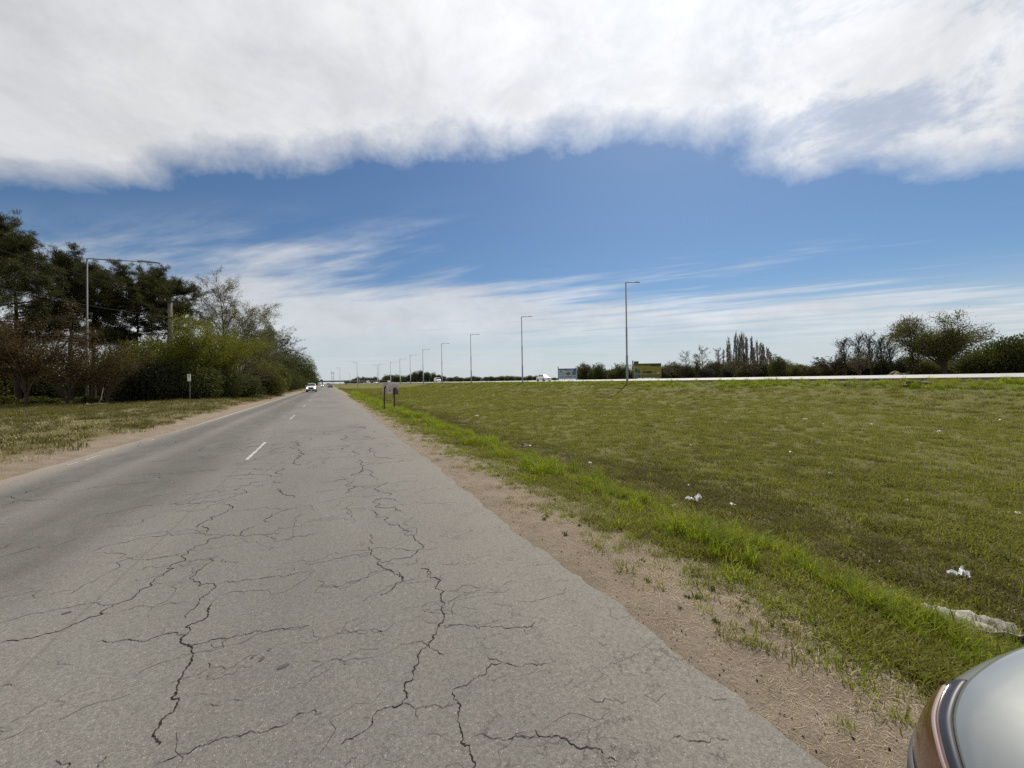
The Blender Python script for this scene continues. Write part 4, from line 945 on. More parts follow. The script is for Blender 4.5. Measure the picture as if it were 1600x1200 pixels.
# concrete utility pole with crossarm and wires
x, y = along(268.5, 37.6); z = gz(x, y); H = height_for(268, 471, 37.6)-z
o = empty('utility_pole', (x, y, z)); tag(o, 'square-topped concrete utility pole with wooden crossarm among the trees', 'utility pole')
m = MB(); m.tube([(0, 0, -.5), (0, 0, H*.5), (0, 0, H)], [.23, .20, .17], 10); m.build('pole', MAT['conc_pole'], o, True)
m = MB(); m.box((0, -.2, H-.05), (2.0, .12, .14), rz=.25); ca_ = m.build('crossarm', MAT['wood_dark'], o)
for k in (-.85, -.3, .3, .85):
    m = MB(); m.tube([(k*math.cos(.25), -.2+k*math.sin(.25), H+.02), (k*math.cos(.25), -.2+k*math.sin(.25), H+.20)], [.05, .035], 8); m.build('insulator', MAT['lamp_head'], ca_)
m = MB(); m.box((0, -.22, H-1.55), (2.2, .10, .12), rz=.35); m.build('lower_crossarm', MAT['wood_dark'], o)
m = MB(); m.tube([(0, 0, H-2.6), (0, 0, H-2.5)], [.24, .24], 10); m.build('steel_band', MAT['galv'], o)
def wire(a, b, sag, parent, r=.006):
    a, b = Vector(a), Vector(b); pts = []
    for i in range(17):
        t = i/16; p = a.lerp(b, t); p.z -= sag*4*t*(1-t); pts.append(p)
    m = MB(); m.tube(pts, r, 4, False); return m.build('wire', MAT['wire'], parent)
for k in (.85,):
    wire((k, -.2, H+.18), (k-6.5, -46, H+.1), 1.1, o); wire((k, -.2, H+.18), (k+2.5, 48, H), 1.2, o)
wire((0, -.2, H-1.5), (-6.5, -46, H-1.6), 1.2, o, .010); wire((0, -.2, H-1.5), (2.5, 48, H-1.6), 1.2, o, .010)

# white marker post
x, y = along(296.5, 33.4); z = gz(x, y); Zp = 33.4
o = empty('marker_post', (x, y, z), -.43); tag(o, 'small white marker plate on a grey post before the dark evergreens', 'marker post')
zt, zb_ = height_for(296, 584.5, Zp)-z, height_for(296, 595.5, Zp)-z
m = MB(); m.tube([(0, 0, -.2), (0, 0, zt-.05)], [.045, .04], 8); m.build('post', MAT['conc_pole'], o)
m = MB(); m.box((0, -.055, (zt+zb_)/2), (.27, .02, zt-zb_)); pl = m.build('plate', MAT['white_sign'], o)
m = MB(); m.box((.02, -.069, zb_+(zt-zb_)*.72), (.07, .006, .16)); m.build('mark', MAT['black'], pl)

# roadside sign seen from behind
x, y = 3.62, 26.7; z = gz(x, y)
o = empty('road_sign', (x, y, z), -.30); tag(o, 'back of a dented grey sheet-metal road sign on two dark posts', 'road sign')
zt = height_for(610, 597.2, 25.6)-z; zb_ = height_for(610, 616.5, 25.6)-z
for s, t, ln in ((-.33, zb_+(zt-zb_)*.62, .05), (.27, zb_+(zt-zb_)*.55, .0)):
    m = MB(); m.tube([(s-ln, -.03, -.25), (s, -.03, t)], [.042, .042], 8); m.build('post', MAT['rust_post'], o)
def sheet(x0, x1, z0, z1, f, n=10, th=.004):
    V = []; F = []
    for side in (0, 1):
        for i in range(n+1):
            for j in range(n+1):
                X = x0+(x1-x0)*i/n; Zc = z0+(z1-z0)*j/n; V.append((X, f(i/n, j/n)+side*th, Zc))
    q = (n+1)*(n+1)
    for i in range(n):
        for j in range(n):
            a = i*(n+1)+j; F.append((a, a+n+1, a+n+2, a+1)); F.append((q+a, q+a+1, q+a+n+2, q+a+n+1))
    return V, F
m = MB(); m.add(*sheet(-.47, .18, zb_+.03, zt, lambda a, b: .03+.015*math.sin(a*5+b*2))); m.build('left_panel', MAT['sign_back'], o, True)
m = MB(); m.add(*sheet(.05, .54, zb_-.02, zt-.06, lambda a, b: .044+.02*a+(.10*(1-b)**2*(.3+a)))); m.build('right_panel', MAT['sign_back'], o, True)
m = MB()
V = []; n = 12
for i in range(n+1):
    X = .20+.33*i/n; zz = zb_+.02+(zt-zb_)*(.40+.14*math.sin(i*.35)); V += [(X, .0, zb_-.015), (X, .0, zz)]
m.add(V, [(2*i, 2*i+2, 2*i+3, 2*i+1) for i in range(n)]); m.build('rust_patch', MAT['sign_dark'], o)  # shade on the bent lower corner, painted as a dark patch
for cx, cz, r in ((-.36, zt-.10, .035), (-.28, zb_+(zt-zb_)*.64, .07), (-.02, zb_+(zt-zb_)*.33, .05), (-.03, zb_+(zt-zb_)*.5, .03)):
    m = MB(); m.add([(cx+r*math.cos(a*.6)*.8, .008, cz+r*math.sin(a*.6)) for a in range(10)], [tuple(range(10))]); m.build('hole', MAT['sign_dark'], o)

# billboards beyond the highway
def flat(mat_name, c): 
    if mat_name not in MAT: MAT[mat_name] = plain(mat_name, c, 0.6, vary=.08)
    return MAT[mat_name]
def billboard(px0, px1, top, bot, x, col, label, prints, extra=None, rz=0.0):
    X0, Y0, Z0 = lateral((px0+px1)/2, x); z = gz(X0, Y0)
    w = (px1-px0)/F_PX*Z0; ht = height_for(px0, top, Z0)-z; hb = max(.08, height_for(px0, bot, Z0)-z)
    o = empty('billboard', (X0, Y0, z), -YAW+rz); tag(o, label, 'billboard')
    h = ht-hb
    m = MB(); m.box((0, 0, hb+h/2), (w, .10, h)); pan = m.build('panel', col, o)
    for t in (-.5, -.17, .17, .47):
        tall = .75 if t == -.5 else 0
        m = MB(); m.box((t*w-(.12 if t == -.5 else 0), .14, (ht+tall)/2-.15), (.20 if t == -.5 else .14, .14, ht+tall+.3)); m.build('post', MAT['wood_dark'], o)
    m = MB(); m.box((0, -.01, hb+.03), (w+.06, .14, .07)); m.box((0, -.01, ht-.03), (w+.06, .14, .07)); m.build('frame', MAT['galv'], o)
    for (a, b, c_, d, mt, kind) in prints:
        cx, cz = (-.5+(a+c_)/2)*w, hb+(1-(b+d)/2)*h; rx, rz_ = (c_-a)*w/2, (d-b)*h/2
        m = MB()
        if kind == 'box': m.box((cx, -.056, cz), (2*rx, .008, 2*rz_))
        elif kind == 'oval': m.add([(cx+rx*math.cos(i*.314159), -.058, cz+rz_*math.sin(i*.314159)) for i in range(20)], [tuple(range(20))])
        elif kind == 'tri': m.add([(cx-rx, -.058, cz-rz_), (cx+rx, -.058, cz-rz_), (cx+rx*.1, -.058, cz+rz_)], [(0, 1, 2)])
        elif kind == 'ring':
            V = [(cx+rx*s*math.cos(i*.314159), -.058, cz+rz_*s*math.sin(i*.314159)) for s in (1, .72) for i in range(20)]
            m.add(V, [(i, (i+1) % 20, 20+(i+1) % 20, 20+i) for i in range(20)])
        elif kind == 'text':                       # a line of unreadable lettering: small uneven strokes
            q = random.Random(int(a*1000+b*77)); xx = cx-rx
            while xx < cx+rx:
                ww = rx*q.uniform(.06, .16); m.box((xx+ww/2, -.056, cz), (ww, .008, 2*rz_*q.uniform(.6, 1))); xx += ww+rx*q.uniform(.02, .10)
        m.build('print', mt, pan)
    if extra: extra(o, w, hb, ht)
    return o
YB = flat('yellow_board', (0.20, 0.188, 0.020)); DG = flat('dark_green_print', (0.018, 0.030, 0.012)); BL = flat('blue_print', (0.025, 0.11, 0.28)); NV = flat('navy_print', (0.012, 0.020, 0.075)); OLV = flat('olive_print', (0.13, 0.125, 0.02)); LG = flat('pale_print', (0.40, 0.40, 0.42)); LB = flat('light_blue_print', (0.16, 0.33, 0.55))
def yb_extra(o, w, hb, ht):
    m = MB(); m.box((-.40*w, .03, ht+.28), (.17*w, .12, .55)); m.build('raised_panel', DG, o)
billboard(990, 1033.5, 568.2, 591.0, 70.5, YB, 'yellow billboard with dark green header and blue prints beyond the highway', [
    (.02, .03, .98, .10, DG, 'box'), (.03, .11, .30, .18, DG, 'text'), (.36, .11, .56, .18, DG, 'text'), (.60, .10, .97, .20, DG, 'box'), (.06, .34, .12, .62, NV, 'box'), (.13, .34, .165, .60, BL, 'box'), (.17, .42, .22, .66, NV, 'box'),
    (.04, .77, .25, .96, BL, 'box'), (.06, .82, .23, .91, LB, 'text'), (.28, .50, .48, .64, DG, 'tri'), (.34, .36, .46, .42, DG, 'text'), (.42, .52, .68, .68, DG, 'oval'), (.28, .76, .98, .97, OLV, 'box'), (.80, .58, .97, .70, LG, 'tri'), (.74, .52, .84, .66, OLV, 'tri')], yb_extra)
WB = flat('pale_board', (0.33, 0.37, 0.40)); TEAL = flat('teal_print', (0.05, 0.14, 0.16)); GRN = flat('green_print', (0.10, 0.26, 0.16)); PUR = flat('maroon_print', (0.12, 0.012, 0.04))
billboard(873, 901.5, 576, 592.2, 69.5, WB, 'pale billboard with blue header and dark red oval beyond the highway', [
    (.0, .0, .45, .11, NV, 'box'), (.45, .0, .78, .10, PUR, 'text'), (.33, .10, .70, .24, TEAL, 'text'), (.02, .15, .22, .32, BL, 'tri'), (.03, .36, .32, .62, GRN, 'ring'), (.40, .36, .64, .62, PUR, 'oval'), (.46, .42, .58, .50, LB, 'text'),
    (.80, .02, .97, .30, BL, 'box'), (.74, .32, .95, .62, TEAL, 'box'), (.79, .36, .89, .56, LB, 'oval'), (.34, .74, .70, .84, BL, 'text'), (.78, .72, .96, .90, LB, 'box'), (.03, .72, .26, .92, LB, 'text')])

# ------------------------------------------------------------------ far end of the road: flyover, board, pylons
x, y = -26.0, 640.0
o = empty('flyover', (x, y, 0.0)); tag(o, 'low dark flyover crossing the road at the horizon', 'bridge')
dk = flat('far_concrete', (0.13, 0.14, 0.145))
m = MB(); m.box((20, 0, 4.6), (150, 9, 1.3)); m.build('deck', dk, o)
m = MB(); m.box((20, -4.6, 5.6), (150, .2, .9)); m.build('parapet', dk, o)
for k in (-46, -14, 18, 50, 82):
    m = MB(); m.box((k, 0, 1.8), (1.6, 7, 4.4)); m.build('pier', dk, o)
x, y = along(502.5, 560); o = empty('far_billboard', (x, y, .2), -.1); tag(o, 'small dark billboard standing above the flyover', 'billboard')
m = MB(); m.box((0, 0, 6.6), (3.4, .3, 1.7)); m.build('panel', NV, o)
for k in (-1.1, 1.1): m = MB(); m.box((k, .25, 3.2), (.2, .2, 6.6)); m.build('post', dk, o)
for px, Z, top in ((518.5, 900, 580.5), (521.5, 930, 581)):
    x, y = along(px, Z); h = height_for(px, top, Z); o = empty('pylon', (x, y, .1)); tag(o, 'slim steel pylon of the pair beyond the flyover', 'pylon', 'pylons beyond the flyover')
    m = MB()
    for sx, sy in ((-1, -1), (1, -1), (1, 1), (-1, 1)): m.tube([(sx*1.3, sy*1.3, -.3), (sx*.35, sy*.35, h)], [.22, .16], 4)
    for k in range(8):
        t = k/8; q = 1.3-.95*t; zz = h*t; q2 = 1.3-.95*(t+.125)
        m.tube([(-q, -q, zz), (q2, -q2, zz+h/8)], .10, 3); m.tube([(q, q, zz), (-q2, q2, zz+h/8)], .10, 3)
    m.build('mast', MAT['galv'], o)
    m = MB(); m.box((0, 0, h*.97), (4.5, .4, .4)); m.box((0, 0, h*.86), (5.5, .4, .4)); m.build('crossarm', MAT['galv'], o)

# ------------------------------------------------------------------ vehicles
def pchip(xq, x, y):
    x = np.array(x, float); y = np.array(y, float); h = np.diff(x); d = np.diff(y)/h
    m = np.zeros(len(x)); m[0], m[-1] = d[0], d[-1]
    for i in range(1, len(x)-1):
        if d[i-1]*d[i] > 0: m[i] = 2*d[i-1]*d[i]/(d[i-1]+d[i])
    i = np.clip(np.searchsorted(x, xq)-1, 0, len(h)-1); t = (xq-x[i])/h[i]
    return y[i]*(2*t**3-3*t**2+1)+h[i]*m[i]*(t**3-2*t**2+t)+y[i+1]*(-2*t**3+3*t**2)+h[i]*m[i+1]*(t**3-t**2)
class Loft:
    """body shell: stations (s behind the nose, half width, bottom z, top z); superellipse sections"""
    def __init__(s, st, e=.36, et=.42): s.st = np.array(st, float); s.e = e; s.et = et
    def p(s, u, ph):
        u = np.asarray(u, float); a = s.st
        w = pchip(u, a[:, 0], a[:, 1]); zb = pchip(u, a[:, 0], a[:, 2]); zt = pchip(u, a[:, 0], a[:, 3])
        c, sn = np.cos(ph), np.clip(np.sin(ph), 0, 1)
        yy = w*np.sign(c)*np.abs(c)**s.e; zz = zb+(zt-zb)*sn**s.et
        return np.stack([-u+0*yy, yy, zz], -1)
    def nrm(s, u, ph):
        e = 2e-3; du = s.p(u+e, ph)-s.p(u-e, ph); dp = s.p(u, ph+e)-s.p(u, ph-e)
        n = np.cross(dp, du); l = np.linalg.norm(n, axis=-1, keepdims=True); n = n/np.maximum(l, 1e-9)
        return n
    def shell(s, nu=60, nph=41):
        u0, u1 = s.st[0, 0], s.st[-1, 0]
        t = np.linspace(0, 1, nu); uu = u0+(u1-u0)*(t*.35+.65*(.5-.5*np.cos(np.pi*t)))
        ph = np.linspace(0, np.pi, nph); c = np.cos(np.linspace(0, np.pi, nph))
        U, PH = np.meshgrid(uu, ph, indexing='ij'); V = s.p(U, PH)
        idx = np.arange(nu*nph).reshape(nu, nph)
        F = [tuple(q) for q in np.stack([idx[:-1, :-1], idx[1:, :-1], idx[1:, 1:], idx[:-1, 1:]], -1).reshape(-1, 4)]
        for i in range(nu-1): F.append((idx[i, 0], idx[i, -1], idx[i+1, -1], idx[i+1, 0]))
        F.append(tuple(idx[0])); F.append(tuple(idx[-1][::-1]))
        return V.reshape(-1, 3), F
    def patch(s, u0, u1, f0, f1, off=.006, n=12, m=10, skirt=True):
        """panel lying proud of the shell; f0, f1: angle (or function of u)"""
        t = np.linspace(0, 1, n); uu = u0+(u1-u0)*t
        a = np.array([f0(q) if callable(f0) else f0 for q in t]); b = np.array([f1(q) if callable(f1) else f1 for q in t])
        v = np.linspace(0, 1, m); PH = a[:, None]*(1-v)+b[:, None]*v; U = np.repeat(uu[:, None], m, 1)
        P = s.p(U, PH); N = s.nrm(U, PH); c = P.reshape(-1, 3).mean(0)-np.array([-(u0+u1)/2, 0, s.st[:, 2].mean()+.3])
        sg = np.sign((N*(P-np.array([-2.0, 0, .5]))).sum(-1, keepdims=True)); N = N*np.where(sg == 0, 1, sg)
        V = np.concatenate([(P+N*off).reshape(-1, 3), (P-N*.01).reshape(-1, 3)])
        idx = np.arange(n*m).reshape(n, m)
        F = [tuple(q) for q in np.stack([idx[:-1, :-1], idx[1:, :-1], idx[1:, 1:], idx[:-1, 1:]], -1).reshape(-1, 4)]
        rim = list(idx[0, :])+list(idx[1:, -1])+list(idx[-1, -2::-1])+list(idx[-2:0:-1, 0])
        for i in range(len(rim)): j = (i+1) % len(rim); F.append((rim[i], rim[j], rim[j]+n*m, rim[i]+n*m))
        return V, F
def wheel(o, x, y, r, w, side):
    m = MB(); ys = [(-w/2, r*.72), (-w/2, r*.93), (-w*.3, r), (w*.3, r), (w/2, r*.93), (w/2, r*.72)]
    k = 24; V = []; F = []
    for yy, rr in ys:
        for i in range(k): a = 6.28318*i/k; V.append((x+rr*math.cos(a), y+yy, r+rr*math.sin(a)))
    for j in range(5):
        for i in range(k): F.append((j*k+i, j*k+(i+1) % k, (j+1)*k+(i+1) % k, (j+1)*k+i))
    F.append(tuple(range(k))); F.append(tuple(5*k+i for i in range(k))[::-1])
    m.add(V, F); tw = m.build('wheel', MAT['rubber'], o, True)
    yo = y+side*(w/2-.005); m = MB()
    V = [(x+r*.66*math.cos(6.28318*i/20), yo+side*.008, r+r*.66*math.sin(6.28318*i/20)) for i in range(20)]
    V += [(x+r*.66*math.cos(6.28318*i/20), yo-side*.02, r+r*.66*math.sin(6.28318*i/20)) for i in range(20)]
    m.add(V, [tuple(range(20))]+[(i, (i+1) % 20, 20+(i+1) % 20, 20+i) for i in range(20)]); rm = m.build('rim', MAT['rim'], tw)
    for q in range(5):
        a = q*1.2566+.3; m = MB(); m.box((x+r*.36*math.cos(a), yo+side*.014, r+r*.36*math.sin(a)), (r*.44, .02, r*.10), ry=-a); m.build('spoke', MAT['black'], rm)
PI = math.pi
def vehicle(kind, loc, heading, paint, label, group, lights=None):
    """heading: world angle of the nose"""
    o = empty(kind, loc, heading)
    tag(o, label, {'pickup': 'pickup', 'hatchback': 'car', 'sedan': 'car', 'van': 'van', 'lorry': 'truck'}[kind], group)
    lit = MAT['lamp_lit'] if lights else MAT['lamp_clear']
    if kind == 'pickup':
        L, wr, xs_ = 5.2, .39, (.95, 4.15); W_ = .92
        body = Loft([(0, .70, .55, .98), (.06, .80, .42, 1.06), (.25, .88, .36, 1.12), (.9, .91, .34, 1.16), (1.5, .92, .34, 1.20), (3.2, .92, .34, 1.22), (5.0, .92, .38, 1.20), (5.15, .90, .45, 1.16), (5.2, .85, .5, 1.1)], .26, .30)
        cab = Loft([(1.25, .72, 1.12, 1.16), (1.5, .76, 1.12, 1.40), (1.95, .78, 1.12, 1.74), (2.3, .77, 1.12, 1.80), (3.1, .77, 1.12, 1.80), (3.42, .75, 1.12, 1.70), (3.5, .73, 1.12, 1.24)], .30, .40)
    elif kind == 'van':
        L, wr, xs_ = 4.9, .34, (.85, 3.9); W_ = .93
        body = Loft([(0, .66, .5, .86), (.06, .78, .36, .98), (.25, .86, .28, 1.10), (.6, .90, .25, 1.22), (.9, .92, .25, 1.62), (1.25, .93, .25, 1.95), (1.8, .93, .25, 2.05), (4.5, .93, .25, 2.05), (4.8, .92, .3, 2.0), (4.9, .88, .4, 1.9)], .22, .26)
        cab = None
    elif kind == 'lorry':
        L, wr, xs_ = 7.5, .45, (1.1, 5.7); W_ = 1.2
        body = Loft([(0, 1.08, .5, 2.3), (.08, 1.14, .42, 2.6), (.5, 1.18, .4, 2.72), (1.7, 1.18, .4, 2.74), (1.9, 1.15, .5, 2.6), (1.95, .6, .6, 1.1), (2.2, .5, .6, 1.05), (7.4, .5, .6, 1.05), (7.5, .5, .6, 1.0)], .16, .18)
        cab = None
    else:
        L = 4.0 if kind == 'hatchback' else 4.4; wr, xs_ = .31, (.78, L-.75); W_ = .86
        body = Loft([(0, .60, .42, .66), (.05, .70, .32, .74), (.2, .79, .25, .82), (.6, .84, .22, .92), (1.1, .855, .2, .99), (2.0, .86, .2, 1.0), (L-.6, .86, .22, 1.0), (L-.15, .80, .28, .96), (L-.04, .74, .35, .88), (L, .66, .42, .78)], .30, .36)
        if kind == 'hatchback': cab = Loft([(.85, .66, .94, .98), (1.1, .70, .94, 1.13), (1.6, .71, .94, 1.42), (2.0, .70, .94, 1.49), (3.0, .69, .94, 1.47), (3.5, .67, .94, 1.30), (3.85, .64, .94, 1.0)], .34, .46)
        else: cab = Loft([(1.15, .66, .94, .98), (1.4, .70, .94, 1.13), (1.9, .71, .94, 1.40), (2.2, .70, .94, 1.45), (3.0, .69, .94, 1.43), (3.5, .67, .94, 1.22), (3.85, .64, .94, 1.0)], .34, .46)
    m = MB(); m.add(*body.shell(48, 33)); bo = m.build('body', paint, o, True)
    P = lambda L_, nm, mt, *a, **k: MB().add(*L_.patch(*a, **k)).build(nm, mt, o, True)
    if cab is not None:
        m = MB(); m.add(*cab.shell(40, 33)); m.build('cabin', paint, o, True)
        st = cab.st; u_a, u_w, u_r, u_b = st[0, 0]+.10, st[2, 0]+.02, st[4, 0]+.06, st[-1, 0]-.06
        P(cab, 'windscreen', MAT['glass_dark'], u_a, u_w, PI*.20, PI*.80)
        P(cab, 'rear_window', MAT['glass_dark'], u_r, u_b-.02, PI*.22, PI*.78)
        for s in (0, 1):
            f = lambda v: PI*(1-v) if s else PI*v
            P(cab, 'side_window', MAT['glass_dark'], st[1, 0]+.25, (st[2, 0]+st[4, 0])/2-.04, f(.035), f(.17))
            P(cab, 'side_window', MAT['glass_dark'], (st[2, 0]+st[4, 0])/2+.04, st[4, 0]-.02, f(.035), f(.17))
        nose = .2
    elif kind == 'van':
        P(body, 'windscreen', MAT['glass_dark'], .66, 1.22, PI*.19, PI*.81)
        for s in (0, 1):
            f = lambda v: PI*(1-v) if s else PI*v
            P(body, 'side_window', MAT['glass_dark'], 1.25, 2.0, f(.115), f(.20)); P(body, 'side_window', MAT['glass_dark'], 2.1, 3.2, f(.115), f(.20)); P(body, 'side_window', MAT['glass_dark'], 3.3, 4.5, f(.115), f(.20))
        m = MB(); m.box((-L-.005, 0, 1.5), (.03, 1.4, .6)); m.build('rear_window', MAT['glass_dark'], o)
    else:
        m = MB(); m.box((-.03, 0, 1.85), (.10, 1.9, .75)); m.build('windscreen', MAT['glass_dark'], o)
        m = MB(); m.box((-4.75, 0, 2.05), (5.4, 2.35, 2.0)); m.build('cargo_box', MAT['car_white'], o)
    z1 = body.st[2, 3]; z0 = body.st[2, 2]; wn = body.st[1, 1]
    # front: grille, bumper, lamps, plate
    gz_ = z0+(z1-z0)*.55; gh = .17 if kind == 'pickup' else .10
    fx = .012
    m = MB(); m.box((fx-.02, 0, gz_), (.08, wn*1.05, gh*1.9)); gr = m.build('grille', MAT['black'], o)
    m = MB(); m.box((fx+.02, 0, gz_+gh*.2), (.025, wn*.9, .03)); m.build('grille_bar', MAT['galv'], gr)
    m = MB(); m.box((-.03, 0, z0+.05), (.16, wn*1.75, .16)); m.box((-.10, 0, z0-.06), (.2, wn*1.5, .10)); bu = m.build('front_bumper', MAT['black'] if kind in ('pickup', 'lorry') else paint, o)
    m = MB(); m.box((.058, 0, z0+.06), (.01, .42, .12)); m.build('number_plate', MAT['plate'], bu)
    for s in (-1, 1):
        m = MB(); m.box((-.08, s*wn*.86, gz_+.06), (.20, wn*.32, .13)); m.build('headlight', lit, o)
        m = MB(); m.box((-L+.03, s*(body.st[-2, 1]*.92), z1*.86), (.14, .16, .26)); m.build('tail_light', MAT['tail'], o)
        mz = body.st[4, 3]+.08
        m = MB(); m.box((-(cab.st[1, 0]+.22) if cab is not None else -1.1, s*(W_+.07), mz), (.12, .20, .14)); m.build('mirror', paint, o)
        for xw_ in xs_:
            m = MB(); k = 20; V = []
            for yy in (s*(W_-.2), s*(W_+.002)):
                V += [(-xw_+(wr+.05)*math.cos(6.28318*i/k), yy, wr+(wr+.05)*math.sin(6.28318*i/k)) for i in range(k)]
            m.add(V, [tuple(range(k, 2*k))]+[(i, (i+1) % k, k+(i+1) % k, k+i) for i in range(k)]); m.build('wheel_arch', MAT['black'], o)
            wheel(o, -xw_, s*(W_-.10), wr, .22, s)
    m = MB(); m.box((-L-.01, 0, z0+.1), (.12, W_*1.7, .2)); rbp = m.build('rear_bumper', MAT['black'] if kind == 'pickup' else paint, o)
    m = MB(); m.box((-L-.075, 0, z0+.14), (.01, .42, .12)); m.build('number_plate', MAT['plate'], rbp)
    return o
TR = 'traffic on the two-lane road'
p = at(489.5, 611, 0); vehicle('pickup', (-3.15, p[1]*.86, ROAD_Z), -PI/2, MAT['car_white'], 'white pickup coming along the two-lane road', TR, True)
vehicle('sedan', (0.75, 176, ROAD_Z), PI/2, MAT['car_grey'], 'dark grey car driving away on the two-lane road', TR)
vehicle('van', (0.15, 205, ROAD_Z), PI/2, MAT['car_white'], 'white van driving ahead of the dark grey car', TR)
vehicle('hatchback', (-3.3, 265, ROAD_Z), -PI/2, MAT['car_white'], 'small pale car following the white pickup', TR, True)
HT = 'traffic on the highway'
def on_highway(px, x): X, Y, Z = lateral(px, x); return (X, Y, HZ(X))
vehicle('hatchback', on_highway(857, 42), -PI/2, MAT['car_white'], 'white hatchback on the highway beside the pale billboard', HT)
vehicle('van', on_highway(686, 41.5), -PI/2, MAT['car_white'], 'white van on the highway behind the lamp post row', HT)
vehicle('van', on_highway(609, 41.5), -PI/2, MAT['car_white'], 'small white van on the highway just past the road sign', HT)
vehicle('lorry', on_highway(575, 44), -PI/2, MAT['car_white'], 'white truck with headlights on in the far highway traffic', HT, True)
for px, x, pt, lab in ((569.5, 41, 'car_grey', 'dark car with headlights on left of the white truck'), (578.5, 41, 'car_blue', 'blue-grey car with headlights on right of the white truck'), (585.5, 42, 'car_grey', 'dark car with headlights on behind the blue-grey car'), (589.5, 41.5, 'car_white', 'white car leading the far highway traffic'), (541, 42, 'car_white', 'farthest tiny white car on the highway')):
    vehicle('hatchback', on_highway(px, x), -PI/2, MAT[pt], lab, HT, True)

# parked silver car whose front corner reaches into the picture
HEAD = Vector((-.92, .40, 0)).normalized()
o = empty('parked_car', (1.025, -.105, -0.005), math.atan2(HEAD.y, HEAD.x)); tag(o, 'silver parked car at the road edge with only one corner showing', 'car')
hero = Loft([(0, .50, .42, .655), (.03, .60, .32, .72), (.08, .69, .25, .775), (.16, .775, .22, .825), (.28, .835, .21, .875), (.45, .87, .21, .925), (.75, .89, .21, .985), (1.15, .90, .22, 1.045), (2.0, .905, .22, 1.08), (3.3, .90, .24, 1.08), (3.95, .84, .3, 1.05), (4.12, .77, .38, .96), (4.18, .66, .44, .86)], .29, .32)
def hphi(u, yy):
    w = float(pchip(np.array([u]), hero.st[:, 0], hero.st[:, 1])[0]); return math.acos(min(.9999, max(0.0, yy/w))**(1/hero.e))
def hood_y(u): return float(pchip(np.array([u]), hero.st[:, 0], hero.st[:, 1])[0])-.105
hcab = Loft([(.95, .68, 1.03, 1.07), (1.2, .73, 1.03, 1.22), (1.75, .75, 1.03, 1.53), (2.2, .74, 1.03, 1.61), (3.2, .73, 1.03, 1.58), (3.75, .70, 1.03, 1.38), (4.0, .66, 1.03, 1.08)], .34, .46)
m = MB(); m.add(*hero.shell(120, 97)); m.build('body', MAT['car_silver'], o, True)
m = MB(); m.add(*hcab.shell(50, 41)); m.build('cabin', MAT['car_silver'], o, True)
HPt = lambda L_, nm, mt, par, *a, **k: MB().add(*L_.patch(*a, **k)).build(nm, mt, par, True)
HPt(hero, 'hood', MAT['car_silver'], o, .05, 1.05, lambda t: hphi(.05+t, hood_y(.05+t)-.007), lambda t: PI-hphi(.05+t, hood_y(.05+t)-.007), off=.009, n=60, m=40)
HPt(hero, 'hood_gap', MAT['black'], o, .042, 1.058, lambda t: hphi(.042+1.016*t, hood_y(.042+1.016*t)), lambda t: PI-hphi(.042+1.016*t, hood_y(.042+1.016*t)), off=.004, n=60, m=40)
for s in (0, 1):
    f = lambda v: PI-v if s else v
    U0, DU = .035, .215
    wid = lambda u: float(pchip(np.array([u]), hero.st[:, 0], hero.st[:, 1])[0])
    outer = lambda u, k=.982: hphi(u, wid(u)*k)
    hl = HPt(hero, 'headlight', MAT['lens_amber'], o, U0, U0+DU, lambda t: f(outer(U0+DU*t)), lambda t: f(hphi(U0+DU*t, hood_y(U0+DU*t)+.030)), off=.007, n=24, m=12)
    HPt(hero, 'headlight_trim', MAT['navy_trim'], hl, U0-.02, U0+DU+.02, lambda t: f(outer(U0-.02+(DU+.04)*t, .988)), lambda t: f(hphi(U0-.02+(DU+.04)*t, hood_y(U0-.02+(DU+.04)*t)+.004)), off=.0045, n=24, m=12)
    HPt(hero, 'light_strip', MAT['pink_strip'], hl, U0+.01, U0+DU-.01, lambda t: f(hphi(U0+.01+(DU-.02)*t, hood_y(U0+.01+(DU-.02)*t)+.042)), lambda t: f(hphi(U0+.01+(DU-.02)*t, hood_y(U0+.01+(DU-.02)*t)+.035)), off=.010, n=24, m=4)
    HPt(hero, 'bumper_cladding', MAT['grey_plastic'], o, .01, .36, lambda t: f(PI*.02), lambda t: f(PI*.085), off=.012, n=16, m=8)
    f = lambda v: PI*(1-v) if s else PI*v
    HPt(hcab, 'side_window', MAT['glass_dark'], o, 1.5, 2.35, f(.035), f(.17)); HPt(hcab, 'side_window', MAT['glass_dark'], o, 2.45, 3.25, f(.035), f(.17))
    sg = -1 if s else 1
    for xw_ in (.80, 3.36):
        m = MB(); k = 28; V = []
        for yy in (sg*.70, sg*.909): V += [(-xw_+.37*math.cos(6.28318*i/k), yy, .32+.37*math.sin(6.28318*i/k)) for i in range(k)]
        m.add(V, [tuple(range(k, 2*k))]+[(i, (i+1) % k, k+(i+1) % k, k+i) for i in range(k)]); m.build('wheel_arch', MAT['black'], o)
        wheel(o, -xw_, sg*.81, .32, .21, sg)
    m = MB(); m.box((-1.45, sg*.97, 1.07), (.13, .22, .15)); m.build('mirror', MAT['car_silver'], o)
    m = MB(); m.box((-4.12, sg*.72, .86), (.16, .2, .26)); m.build('tail_light', MAT['tail'], o)
HPt(hero, 'grille', MAT['black'], o, .004, .05, PI*.26, PI*.74, off=.006, n=8, m=20)
m = MB(); m.box((-.02, 0, .33), (.10, 1.0, .12)); m.build('lower_grille', MAT['black'], o)
m = MB(); m.box((.035, 0, .42), (.012, .42, .12)); m.build('number_plate', MAT['plate'], o)
